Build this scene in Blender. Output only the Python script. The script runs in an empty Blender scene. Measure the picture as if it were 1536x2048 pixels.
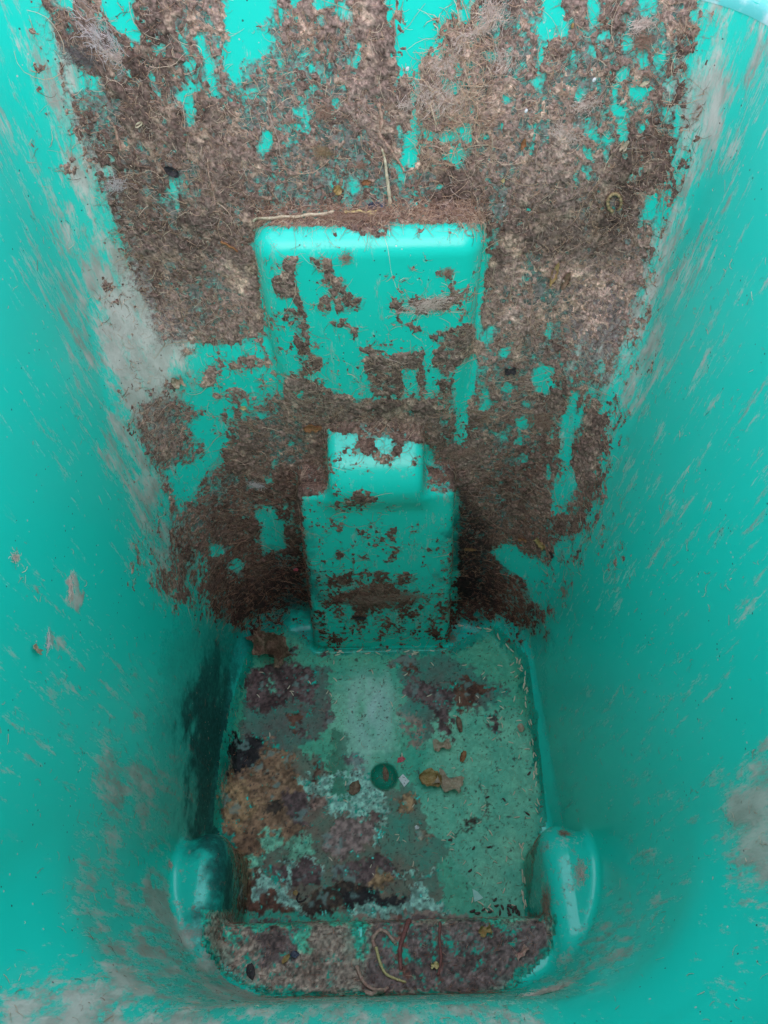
import bpy, math, random, time
import numpy as np
from mathutils import Vector, Matrix
T0 = time.time()
S = bpy.context.scene
RNG = np.random.default_rng(7)
random.seed(7)

# ------------------------------------------------------------------ camera
CAM = np.array([0.008, 0.0, 1.0])
TILT, ROLL, FPX = math.radians(36.0), math.radians(1.3), 1480.0   # view tilts 36 deg up from straight down
FWD = np.array([0.0, math.sin(TILT), -math.cos(TILT)])
UP0 = np.array([0.0, math.cos(TILT), math.sin(TILT)])
RT0 = np.array([1.0, 0.0, 0.0])
UPV = UP0 * math.cos(ROLL) + RT0 * math.sin(ROLL)
RTV = RT0 * math.cos(ROLL) - UP0 * math.sin(ROLL)
cd = bpy.data.cameras.new('camera'); cam = bpy.data.objects.new('camera', cd)
S.collection.objects.link(cam); S.camera = cam
cam.matrix_world = Matrix(((RTV[0], UPV[0], -FWD[0], CAM[0]), (RTV[1], UPV[1], -FWD[1], CAM[1]),
                           (RTV[2], UPV[2], -FWD[2], CAM[2]), (0, 0, 0, 1)))
cd.sensor_fit = 'VERTICAL'; cd.sensor_height = 24.0; cd.lens = 24.0 * FPX / 2048.0
cd.clip_start = 0.02; cd.clip_end = 200.0
cd.dof.use_dof = True; cd.dof.focus_distance = 0.78; cd.dof.aperture_fstop = 26.0

# ------------------------------------------------------------------ sky and sun: pale overcast daylight, a veiled sun behind the camera
W = bpy.data.worlds.new('World'); S.world = W; W.use_nodes = True
wn = W.node_tree.nodes; wl = W.node_tree.links
sky = wn.new('ShaderNodeTexSky'); sky.sky_type = 'NISHITA'; sky.sun_disc = False
SUN_EL, SUN_AZ = math.radians(39), math.radians(178)
sky.sun_elevation = SUN_EL; sky.sun_rotation = SUN_AZ
sky.air_density = 1.0; sky.dust_density = 3.2; sky.ozone_density = 0.6
bg = wn['Background']; bg.inputs['Strength'].default_value = 0.15
grey = wn.new('ShaderNodeRGBToBW'); wl.new(sky.outputs[0], grey.inputs[0])      # overcast: cloud takes most of the blue out
ovc = wn.new('ShaderNodeMix'); ovc.data_type = 'RGBA'; ovc.inputs[0].default_value = 0.72
wl.new(sky.outputs[0], ovc.inputs[6]); wl.new(grey.outputs[0], ovc.inputs[7]); wl.new(ovc.outputs[2], bg.inputs['Color'])
cl = wn.new('ShaderNodeMix'); cl.data_type = 'RGBA'; cl.inputs[0].default_value = 0.9              # an even bright cloud deck
wl.new(ovc.outputs[2], cl.inputs[6]); cl.inputs[7].default_value = (10.4, 11.0, 13.9, 1); wl.new(cl.outputs[2], bg.inputs['Color'])
sd = bpy.data.lights.new('sun', 'SUN'); sun = bpy.data.objects.new('sun', sd); S.collection.objects.link(sun)
sd.energy = 0.5; sd.angle = math.radians(36); sd.color = (1.0, 0.95, 0.88)
sdir = Vector((math.sin(SUN_AZ) * math.cos(SUN_EL), math.cos(SUN_AZ) * math.cos(SUN_EL), math.sin(SUN_EL)))
sun.rotation_euler = sdir.to_track_quat('Z', 'Y').to_euler(); sun.location = sdir * 3
S.view_settings.view_transform = 'Standard'; S.view_settings.look = 'None'
S.view_settings.gamma = 1.0; S.view_settings.use_curve_mapping = False
S.view_settings.exposure = 0.42
S.cycles.max_bounces = 10; S.cycles.diffuse_bounces = 8

def project(p):                          # world points -> photograph pixels (1536 x 2048)
    q = p - CAM
    z = q @ FWD
    return 768 + FPX * (q @ RTV) / z, 1024 - FPX * (q @ UPV) / z
def ray(px, py):
    d = FWD + RTV * ((px - 768) / FPX) + UPV * ((1024 - py) / FPX)
    return d / np.linalg.norm(d)

# ------------------------------------------------------------------ the bin's inner surface as a distance field
RIM_Z = 0.80
def rim_z(x): return RIM_Z + 0.004 - 0.032 * x
def sstep(a, b, x):
    t = np.clip((x - a) / (b - a), 0, 1); return t * t * (3 - 2 * t)
def smin(a, b, k):
    h = np.clip(k - np.abs(a - b), 0, None) / k; return np.minimum(a, b) - h * h * k * 0.25
def smax(a, b, k): return -smin(-a, -b, k)
def rbox(q, h, r):                        # q: list of 3 arrays relative to the centre
    a = [np.abs(c) - (hh - r) for c, hh in zip(q, h)]
    o = np.sqrt(sum(np.maximum(c, 0) ** 2 for c in a))
    return o + np.minimum(np.maximum(np.maximum(a[0], a[1]), a[2]), 0) - r
def section(y, z):
    un = sstep(0.385, 0.52, z)           # shoulder on the wheel side
    uf = sstep(0.46, 0.58, z)            # softer shoulder in the far corners
    ch = 1 - sstep(0.0, 0.045, z)
    low = 1 - sstep(0.0, 0.30, z)
    hw = 0.209 + 0.087 * z - 0.016 * ch * sstep(0.12, 0.42, y) + 0.035 * low * np.clip(0.42 - y, 0, 0.25)
    yf = 0.528 + 0.080 * z + 0.015 * uf - 0.006 * ch
    yn = 0.052 - 0.066 * np.minimum(z, 0.45) - 0.030 * un - 0.05 * np.clip(z - 0.46, 0, None)
    rf = 0.092 - 0.042 * uf + 0.035 * sstep(0.58, 0.85, z)
    rn = 0.125 - 0.030 * un
    return hw, yf, yn, rf, rn
def d_walls(x, y, z):
    hw, yf, yn, rf, rn = section(y, z)
    cy, b = (yf + yn) / 2, (yf - yn) / 2
    r = np.where(y > cy, rf, rn)
    qx, qy = np.abs(x) - hw + r, np.abs(y - cy) - b + r
    return -(np.sqrt(np.maximum(qx, 0) ** 2 + np.maximum(qy, 0) ** 2) + np.minimum(np.maximum(qx, qy), 0) - r)
def d_dimple(x, y, z):
    return 0.0205 - np.sqrt((x - 0.0) ** 2 + (y - 0.293) ** 2 + (z - 0.0085) ** 2)   # >0 inside the ball
def d_upper(x, y, z):
    yfr = 0.549 + 0.03 * np.clip(0.63 - z, -.1, 1)
    return rbox((x, y - yfr - 0.06, z - 0.455), (0.1005, 0.06, 0.180), 0.022)
def d_low(x, y, z):
    yfr = 0.478 + 0.100 * z
    hw = 0.0995 - 0.030 * np.clip(z, 0, 1)
    return rbox((x * 0.095 / hw, y - yfr - 0.06, z - 0.115), (0.095, 0.06, 0.217), 0.009)
def d_knob(x, y, z):
    top = (y - 0.499) * -0.54 + (z - 0.366) * 0.84
    bot = (y - 0.499) * -0.60 + (0.325 - z) * 0.80
    pr = smax(smax(0.4985 - y, top, 0.030), bot, 0.02)
    return smax(pr, np.abs(x) - 0.0535, 0.014)
def d_arch(x, y, z):
    qy, qz = np.abs(y - 0.06) - 0.142 + 0.05, np.abs(z - 0.0375) - 0.1175 + 0.05
    pr = np.sqrt(np.maximum(qy, 0) ** 2 + np.maximum(qz, 0) ** 2) + np.minimum(np.maximum(qy, qz), 0) - 0.05
    return smax(pr + 0.32 * np.clip(np.abs(x) - 0.195, 0, 1), 0.170 - np.abs(x), 0.030)
def d_ledge(x, y, z):
    return rbox((x, y - 0.03, z - 0.03), (0.30, 0.080, 0.100), 0.012)
COMP = ['inner_wall', 'floor_panel', 'moulded_block', 'lower_block', 'moulded_knob', 'wheel_arch', 'axle_ledge']
def comps(x, y, z):
    return [d_walls(x, y, z), z, d_upper(x, y, z), d_low(x, y, z), d_knob(x, y, z), d_arch(x, y, z), d_ledge(x, y, z)]
def field(p):
    x, y, z = p[:, 0], p[:, 1], p[:, 2]
    w, fl, up, lo, kn, ar, le = comps(x, y, z)
    d = smin(w, fl, 0.014)
    d = smin(d, up, 0.007)
    blk = smin(lo, kn, 0.020)
    d = smin(d, blk, 0.008)
    d = smin(d, smin(ar, le, 0.012), 0.012)
    d = smax(d, d_dimple(x, y, z), 0.002)
    return d
def grad(p, e=4e-4):
    g = np.empty_like(p)
    for k in range(3):
        o = np.zeros(3); o[k] = e
        g[:, k] = field(p + o) - field(p - o)
    return g / np.maximum(np.linalg.norm(g, axis=1, keepdims=True), 1e-9)
def trace(px, py):                        # where the sight line through a photograph pixel meets the bin, and its normal
    d = ray(px, py); p = CAM + d * 0.22
    for _ in range(160):
        v = field(p[None])[0]
        if v < 1e-4: break
        p = p + d * max(v * 0.7, 2e-4)
    return p, grad(p[None])[0]

# ------------------------------------------------------------------ sparse surface nets
LO = np.array([-0.34, -0.10, -0.02])
def surface(vox, keep=None, band=1.0):
    levels = 4; s = vox * 2 ** levels
    n = np.ceil(np.array([0.68, 0.76, RIM_Z + 0.05]) / s).astype(int)
    c = np.stack(np.meshgrid(*[np.arange(k) for k in n], indexing='ij'), -1).reshape(-1, 3)
    off = np.stack(np.meshgrid([0, 1], [0, 1], [0, 1], indexing='ij'), -1).reshape(-1, 3)
    for L in range(levels, -1, -1):
        s = vox * 2 ** L
        ctr = LO + (c + 0.5) * s
        d = field(ctr)
        ok = np.abs(d) < s * 2.4 + 0.002
        if keep is not None and L <= 2: ok &= keep(ctr, s)
        c = c[ok]
        if L: c = (c[:, None] * 2 + off[None]).reshape(-1, 3)
    # corner values
    M = 1 << 20
    key = lambda a: (a[:, 0] * M + a[:, 1]) * M + a[:, 2]
    cn = (c[:, None] + off[None]).reshape(-1, 3)
    uk, inv = np.unique(key(cn), return_inverse=True)
    up = np.stack([uk // (M * M), (uk // M) % M, uk % M], 1)
    val = field(LO + up * vox)
    cv = val[inv].reshape(-1, 8)
    act = (cv.min(1) < 0) & (cv.max(1) >= 0)
    c, cv = c[act], cv[act]
    order = np.argsort(key(c)); c, cv = c[order], cv[order]; ck = key(c)
    # vertex = mean of edge crossings
    acc = np.zeros((len(c), 3)); cnt = np.zeros(len(c))
    for i in range(8):
        for k in range(3):
            if off[i][k] == 0:
                j = i + (4, 2, 1)[k]
                a, b = cv[:, i], cv[:, j]
                m = (a < 0) != (b < 0)
                t = np.where(m, a / np.where(m, a - b, 1), 0)
                pt = off[i][None] + np.eye(3)[k][None] * t[:, None]
                acc += pt * m[:, None]; cnt += m
    v = LO + (c + acc / cnt[:, None]) * vox
    quads = []
    for k in range(3):                    # every edge along axis k that changes sign joins four cells
        a, b = cv[:, 0], cv[:, (4, 2, 1)[k]]
        m = np.where((a < 0) != (b < 0))[0]
        u, w = [(1, 2), (2, 0), (0, 1)][k]
        eu, ew = np.eye(3, dtype=int)[u], np.eye(3, dtype=int)[w]
        ids = []; good = np.ones(len(m), bool)
        for o in (0 * eu, eu, eu + ew, ew):
            kk = key(c[m] - o); ix = np.clip(np.searchsorted(ck, kk), 0, len(ck) - 1)
            good &= ck[ix] == kk; ids.append(ix)
        q = np.stack(ids, 1); flip = (a[m] < 0)
        q[~flip] = q[~flip][:, ::-1]
        quads.append(q[good])
    q = np.concatenate(quads)
    for _ in range(3):
        v = v - grad(v) * np.clip(field(v), -vox, vox)[:, None]
    return v, q, grad(v)

def mesh_from(name, v, f, normals=None, smooth=True):
    me = bpy.data.meshes.new(name)
    nv, nf, k = len(v), len(f), f.shape[1]
    me.vertices.add(nv); me.vertices.foreach_set('co', np.ascontiguousarray(v, np.float32).ravel())
    me.loops.add(nf * k); me.loops.foreach_set('vertex_index', np.ascontiguousarray(f, np.int32).ravel())
    me.polygons.add(nf); me.polygons.foreach_set('loop_start', np.arange(0, nf * k, k, dtype=np.int32))
    me.polygons.foreach_set('use_smooth', np.full(nf, smooth))
    me.update(calc_edges=True)
    if normals is not None: me.normals_split_custom_set_from_vertices(normals.astype(np.float32))
    return me
def add_attr(me, name, arr):
    a = me.attributes.new(name, 'FLOAT', 'POINT'); a.data.foreach_set('value', np.ascontiguousarray(arr, np.float32))
def add_col(me, name, arr):
    a = me.attributes.new(name, 'FLOAT_COLOR', 'POINT')
    c = np.ones((len(arr), 4), np.float32); c[:, :3] = arr; a.data.foreach_set('color', c.ravel())
def submesh(v, f, n, facemask, *extra):
    f = f[facemask]; u, inv = np.unique(f, return_inverse=True)
    return (v[u], inv.reshape(f.shape), n[u]) + tuple(e[u] for e in extra)
def link(name, me, mat=None, parent=None, loc=None):
    o = bpy.data.objects.new(name, me); S.collection.objects.link(o)
    if mat is not None: me.materials.clear() if False else me.materials.append(mat)
    if parent is not None: o.parent = parent
    if loc is not None: o.location = loc
    return o
def tag(o, label=None, cat=None, group=None, kind=None):
    for k, s in (('label', label), ('category', cat), ('group', group), ('kind', kind)):
        if s: o[k] = s
    return o

# ------------------------------------------------------------------ where the dirt lies: painted maps read off the photograph, half size
MH, MW = 1024, 768
class Map:
    def __init__(s, v=0.0): s.a = np.full((MH, MW), v, np.float32)
    def _box(s, x, y, pad):
        x0, x1 = max(int(x.min() / 2 - pad), 0), min(int(x.max() / 2 + pad) + 2, MW)
        y0, y1 = max(int(y.min() / 2 - pad), 0), min(int(y.max() / 2 + pad) + 2, MH)
        if x1 <= x0 or y1 <= y0: return None
        yy, xx = np.mgrid[y0:y1, x0:x1]
        return slice(y0, y1), slice(x0, x1), xx * 2.0 + 1, yy * 2.0 + 1
    def poly(s, pts, v, tf=None):
        p = np.array(pts, float)
        if tf: p = p * tf[2] + np.array(tf[:2])
        x, y = p[:, 0], p[:, 1]; b = s._box(x, y, 1)
        if b is None: return
        sy, sx, X, Y = b; ins = np.zeros(X.shape, bool); j = len(p) - 1
        for i in range(len(p)):
            if y[i] != y[j]:
                ins ^= ((y[i] > Y) != (y[j] > Y)) & (X < (x[j] - x[i]) * (Y - y[i]) / (y[j] - y[i]) + x[i])
            j = i
        s.a[sy, sx] = np.where(ins, v, s.a[sy, sx])
    def ell(s, cx, cy, rx, ry, v, tf=None):
        if tf: cx, cy, rx, ry = cx * tf[2] + tf[0], cy * tf[2] + tf[1], rx * tf[2], ry * tf[2]
        b = s._box(np.array([cx - rx, cx + rx]), np.array([cy - ry, cy + ry]), 1)
        if b is None: return
        sy, sx, X, Y = b
        s.a[sy, sx] = np.where(((X - cx) / rx) ** 2 + ((Y - cy) / ry) ** 2 < 1, v, s.a[sy, sx])
    def line(s, pts, w, v, tf=None):
        p = np.array(pts, float)
        if tf: p = p * tf[2] + np.array(tf[:2]); w = w * tf[2]
        b = s._box(p[:, 0], p[:, 1], w)
        if b is None: return
        sy, sx, X, Y = b; d = np.full(X.shape, 1e9)
        for (ax, ay), (bx, by) in zip(p[:-1], p[1:]):
            t = np.clip(((X - ax) * (bx - ax) + (Y - ay) * (by - ay)) / max((bx - ax) ** 2 + (by - ay) ** 2, 1e-9), 0, 1)
            d = np.minimum(d, np.hypot(X - ax - t * (bx - ax), Y - ay - t * (by - ay)))
        s.a[sy, sx] = np.where(d < w / 2, v, s.a[sy, sx])
    def blur(s, r, n=2): s.a = blur(s.a, r, n); return s
    def at(s, px, py):
        x, y = np.clip(px / 2 - 0.5, 0, MW - 1.001), np.clip(py / 2 - 0.5, 0, MH - 1.001)
        i, j = x.astype(int), y.astype(int); fx, fy = x - i, y - j; a = s.a
        return (a[j, i] * (1 - fx) + a[j, i + 1] * fx) * (1 - fy) + (a[j + 1, i] * (1 - fx) + a[j + 1, i + 1] * fx) * fy
def blur(a, r, n=2):
    for _ in range(n):
        for ax in (0, 1):
            pad = [(0, 0), (0, 0)]; pad[ax] = (r + 1, r)
            c = np.cumsum(np.pad(a, pad, mode='edge'), axis=ax, dtype=np.float64)
            m = 2 * r + 1
            a = ((c[m:] - c[:-m]) if ax == 0 else (c[:, m:] - c[:, :-m])) / m
    return a.astype(np.float32)
_tab = RNG.random(1 << 16).astype(np.float32)
def vnoise(p, f, seed=0):
    q = p * f + seed * 17.31 + 1000.0; i = np.floor(q).astype(np.int64); t = q - i; t = t * t * (3 - 2 * t)
    def h(o): 
        k = (i[:, 0] + o[0]) * 73856093 ^ (i[:, 1] + o[1]) * 19349663 ^ (i[:, 2] + o[2]) * 83492791
        return _tab[(k ^ (k >> 13)) & 65535]
    r = 0
    for a in (0, 1):
        for b in (0, 1):
            for c in (0, 1):
                w = (t[:, 0] if a else 1 - t[:, 0]) * (t[:, 1] if b else 1 - t[:, 1]) * (t[:, 2] if c else 1 - t[:, 2])
                r = r + w * h((a, b, c))
    return r
def fbm(p, f, n=4, seed=0, st=(1, 1, 1)):                # roughly -1..1
    p = p * np.array(st); r = 0; a = 1.0; tot = 0
    for k in range(n): r = r + a * (vnoise(p, f * 2 ** k, seed + k) * 2 - 1); tot += a; a *= 0.6
    return r / tot * 1.7

# --- felt: the matted residue on the front wall
F = Map(0)
F.poly([(20,-20),(60,70),(70,210),(105,300),(150,400),(180,470),(205,560),(240,650),(262,740),(250,840),(270,900),(300,1010),(300,1180),(400,1220),(440,1262),(470,1280),(520,1250),(640,1250),(900,1235),(1010,1240),(1090,1280),(1130,1230),(1150,1160),(1180,1080),(1215,1000),(1225,930),(1225,850),(1245,790),(1275,745),(1285,700),(1308,600),(1330,540),(1345,470),(1362,400),(1372,350),(1396,300),(1418,230),(1425,140),(1440,60),(1450,-20)], .40)
F.poly([(70,-20),(110,70),(125,210),(165,300),(212,400),(238,460),(255,530),(290,600),(310,650),(320,684),(364,681),(400,682),(420,695),(458,682),(472,682),(482,703),(493,678),(525,668),(560,700),(960,700),(975,690),(1000,760),(1235,740),(1242,700),(1268,600),(1290,540),(1302,470),(1322,400),(1326,350),(1352,300),(1372,230),(1378,140),(1398,60),(1405,-20)], 1)
F.poly([(481,820),(452,812),(438,830),(458,861),(464,884),(432,905),(452,925),(417,942),(399,960),(388,1001),(364,1013),(358,1031),(380,1090),(417,1119),(411,1148),(423,1221),(449,1252),(500,1235),(560,1215),(640,1225),(640,960),(670,860),(850,850),(880,960),(910,1220),(960,1215),(1010,1230),(1067,1262),(1108,1221),(1062,1200),(1053,1163),(1026,1133),(985,1120),(990,1095),(1010,1090),(1085,1125),(1111,1148),(1100,1110),(1120,1070),(1141,1072),(1173,1055),(1160,1030),(1196,996),(1185,950),(1191,930),(1176,880),(1180,838),(1194,814),(1202,779),(1235,738),(1000,700),(960,690),(940,750),(880,720),(840,760),(700,790),(640,790),(581,744),(543,750),(569,761),(566,782),(537,790),(520,815),(505,838),(490,831)], 1)
F.poly([(505,455),(970,445),(972,480),(962,640),(955,720),(945,800),(560,800),(547,700),(520,600),(505,500)], 0)
F.poly([(655,845),(858,845),(858,985),(918,985),(914,1292),(632,1292),(600,985),(655,985)], 0)
F.poly([(612,1010),(905,1010),(905,1280),(640,1280)], .15); F.poly([(628,1140),(905,1150),(905,1285),(640,1285)], .47)
F.poly([(325,700),(400,690),(470,690),(530,690),(545,720),(480,800),(400,820),(330,770)], .12)
F.poly([(390,830),(440,830),(455,870),(420,930),(370,1000),(340,960)], .10)
C1, C2, C3, C4 = (100, 0, .2604), (450, 0, .2604), (800, 0, .2604), (1100, 0, .2604)
CB, CK, CL, CR = (440, 400, .3906), (560, 800, .2734), (200, 650, .293), (880, 650, .293)
CF5, CF6 = (400, 1200, .4818), (400, 1550, .4818)
for tf, holes in ((C1, [
  [(385,-20),(400,80),(440,130),(480,200),(560,260),(620,305),(680,310),(695,250),(640,130),(620,60),(632,-20)],
  [(120,400),(140,420),(170,480),(240,540),(260,640),(270,700),(150,710),(125,600)], [(280,570),(340,570),(365,690),(320,690)],
  [(110,720),(150,730),(185,900),(150,900)], [(870,330),(830,440),(790,460),(800,420),(830,390),(830,350)], [(540,510),(630,530),(610,600)],
  [(1140,200),(1170,290),(1200,400),(1250,490),(1230,600),(1200,560),(1180,430),(1130,360),(1140,280)],
  [(1075,615),(1130,680),(1090,720),(1110,830),(1110,980),(1060,980),(1030,800),(950,740),(1030,690),(1070,680)],
  [(920,1360),(970,1360),(975,1440),(990,1600),(960,1640),(950,1500),(900,1470)], [(60,0),(190,-20),(180,90),(130,60)]]),
  (C2, [[(0,40),(20,-20),(330,-20),(350,100),(300,170),(230,190),(200,250),(380,260),(390,330),(300,350),(280,440),(120,450),(100,490),(130,620),(60,630),(0,530),(-20,400),(80,260),(0,240)],
  [(470,-20),(600,-20),(560,70),(500,70)], [(680,-20),(840,-20),(830,40),(770,80),(690,70)], [(860,30),(930,30),(990,120),(970,170),(880,130),(850,110)],
  [(1050,290),(1040,460),(1000,540),(970,500),(930,490),(1000,400)], [(600,370),(660,410),(620,440),(560,440)], [(160,710),(260,660),(270,700),(200,750),(140,760)],
  [(590,770),(640,870),(660,1000),(620,980),(570,880),(490,850),(560,830)], [(290,1015),(390,1010),(370,1100),(320,1180),(250,1180),(240,1130),(290,1090)]]),
  ((0, 0, 1), [[(772,-10),(948,-10),(938,45),(925,60),(893,62),(890,72),(900,85),(903,115),(880,118),(850,112),(842,112),(838,135),(842,175),(830,205),(836,260),(838,300),(830,335),(815,330),(805,300),(812,270),(822,255),(825,210),(815,175),(800,150),(792,115),(785,90),(775,50)]]),
  (C3, [[(510,300),(580,310),(550,380),(500,350)], [(640,270),(690,290),(680,330)], [(650,390),(750,400),(740,480),(660,480),(640,430)], [(400,460),(460,450),(470,590),(430,580)],
  [(340,600),(440,640),(460,700),(400,740),(350,720),(320,640)], [(180,1000),(270,1010),(240,1080),(190,1070)], [(510,950),(560,970),(550,1090),(500,1110),(480,1050),(310,1120),(300,1060),(350,1030)],
  [(400,1120),(490,1140),(510,1200),(440,1310),(390,1240),(330,1230),(340,1190),(390,1170)], [(1000,600),(1110,600),(1090,700),(1020,690)],
  [(1100,-20),(1240,-20),(1270,140),(1300,260),(1250,270),(1180,300),(1100,300),(1050,200),(1110,140)]]),
  (C4, [[(285,-20),(370,-20),(380,90),(380,180),(300,200),(290,100)], [(680,-20),(810,-20),(815,90),(720,130),(680,100)], [(1220,-20),(1290,-20),(1270,60),(1230,50)], [(340,300),(460,210),(470,270),(400,310)],
  [(550,340),(620,280),(640,380),(570,390)], [(680,400),(750,410),(750,510),(690,520)], [(800,410),(890,400),(880,500),(820,490)], [(510,550),(610,550),(600,620),(530,620)],
  [(480,650),(520,650),(500,800),(580,830),(580,900),(480,870)], [(600,720),(690,690),(790,660),(780,720),(720,740),(700,800),(640,760)], [(850,640),(960,620),(950,700),(900,690)],
  [(860,820),(930,830),(900,950),(870,900)], [(520,920),(600,920),(580,1080),(540,1080)], [(250,1120),(320,1130),(320,1220),(270,1230)], [(660,1270),(720,1270),(730,1310),(690,1370),(640,1415),(610,1370)],
  [(740,1500),(830,1480),(820,1560),(790,1690),(700,1680),(730,1580)]]),
  (CR, [[(90,400),(100,310),(180,300),(190,420),(190,600),(200,850),(150,850),(90,770),(110,640)], [(640,320),(700,260),(780,300),(790,420),(720,470),(660,460),(620,360)],
  [(900,460),(950,460),(930,580),(915,680),(910,800),(890,950),(960,1000),(920,1130),(880,1240),(880,1300),(760,1310),(750,1240),(780,1100),(800,900),(840,640)],
  [(280,80),(330,20),(380,0),(350,120),(300,130)], [(400,160),(480,150),(480,220),(410,230)], [(290,450),(330,450),(350,580),(260,590),(300,530)],
  [(510,630),(640,610),(650,690),(560,720),(560,820),(500,810),(540,760)], [(350,720),(470,770),(420,810)], [(1130,90),(1090,200),(1060,180),(1100,110)], [(1110,440),(1200,450),(1200,720),(1140,640),(1080,560)],
  [(340,1560),(420,1490),(520,1500),(560,1570),(640,1660),(700,1640),(720,1690),(600,1740),(500,1690),(400,1620)]]),
  (CL, [[(1120,1230),(1180,1250),(1260,1380),(1240,1470),(1320,1520),(1230,1530),(1110,1570),(1100,1400),(1060,1280)], [(900,1600),(950,1590),(990,1640),(940,1700),(880,1660)], [(740,1500),(830,1490),(850,1560),(760,1600)]])):
    for h in holes: F.poly(h, 0, tf)
for tf, els in ((C1, [(515,350,20,30),(630,370,15,40),(775,580,25,35),(1070,500,45,35),(40,1490,32,55),(340,1480,28,24),(450,1310,45,45),(480,1225,25,30),(690,470,14,30),(825,720,18,30),(350,440,16,40),(960,590,45,14),(880,920,16,40),(910,1040,18,25)]),
  (C2, [(740,150,20,45),(660,520,16,45),(430,480,30,35),(675,680,30,34),(910,670,20,22),(850,800,22,45),(550,975,35,22),(1270,440,16,50),(1180,650,16,30),(1350,720,26,45),(1040,1060,26,20),(990,1430,40,60),(1330,980,22,50),(1360,1300,20,120)]),
  (C3, [(600,190,26,26),(755,160,35,24),(520,490,20,34),(810,760,34,30),(465,860,24,22),(550,855,12,24),(650,1040,34,24),(780,970,16,28),(940,500,18,34),(860,1320,16,20),(980,1615,20,24),(310,1440,32,26),(660,190,16,14),(910,190,14,34),(1470,390,22,40),(1380,740,40,50),(1330,420,14,40)]),
  (C4, [(1110,120,35,50),(450,150,40,30),(330,410,24,36),(1080,460,46,40),(340,1030,36,60),(700,980,30,32),(300,920,24,26),(430,1080,24,36),(580,1200,24,24),(1000,850,16,36),(640,700,40,36),(560,560,50,36),(930,1160,14,44),(380,1375,20,18),(570,160,20,16),(1180,50,36,36)]),
  (CR, [(460,430,40,36),(570,910,30,34),(740,40,26,60),(645,215,20,14),(215,470,20,16),(590,540,26,22),(880,300,18,20),(1110,300,26,30),(1030,440,20,22),(900,370,16,20),(150,200,16,16)]),
  (CL, [(890,605,25,28),(970,625,20,22),(1300,805,22,24),(1190,950,18,34),(775,1115,25,22),(895,1270,16,18),(975,1310,14,16),(560,1390,20,60),(1360,590,12,30),(1110,620,36,22),(1150,1060,36,28),(1270,1250,14,20)])):
    for e in els: F.ell(*e, 0, tf)
for tf, ls in ((C1, [([(985,215),(1030,400)],24),([(190,1050),(215,1150)],20),([(1240,620),(1260,720)],60)]), (C2, [([(425,50),(435,240)],24)]), (C3, [([(300,740),(285,880)],26),([(850,350),(830,510)],26),([(1085,390),(1050,600)],40),([(1045,950),(1010,1190)],24),([(130,1540),(130,1640)],24)]),
  (C4, [([(985,820),(970,1050)],30),([(410,1140),(450,1270)],32),([(190,1280),(195,1410)],26),([(250,1290),(310,1390)],26)]), (CR, [([(745,950),(735,1050)],24),([(765,700),(760,790)],22),([(1000,470),(960,600)],26),([(940,200),(960,130)],20),([(970,870),(960,950)],34),([(940,620),(930,700)],34)])):
    for l, w in ls: F.line(l, w, 0, tf)
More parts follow.
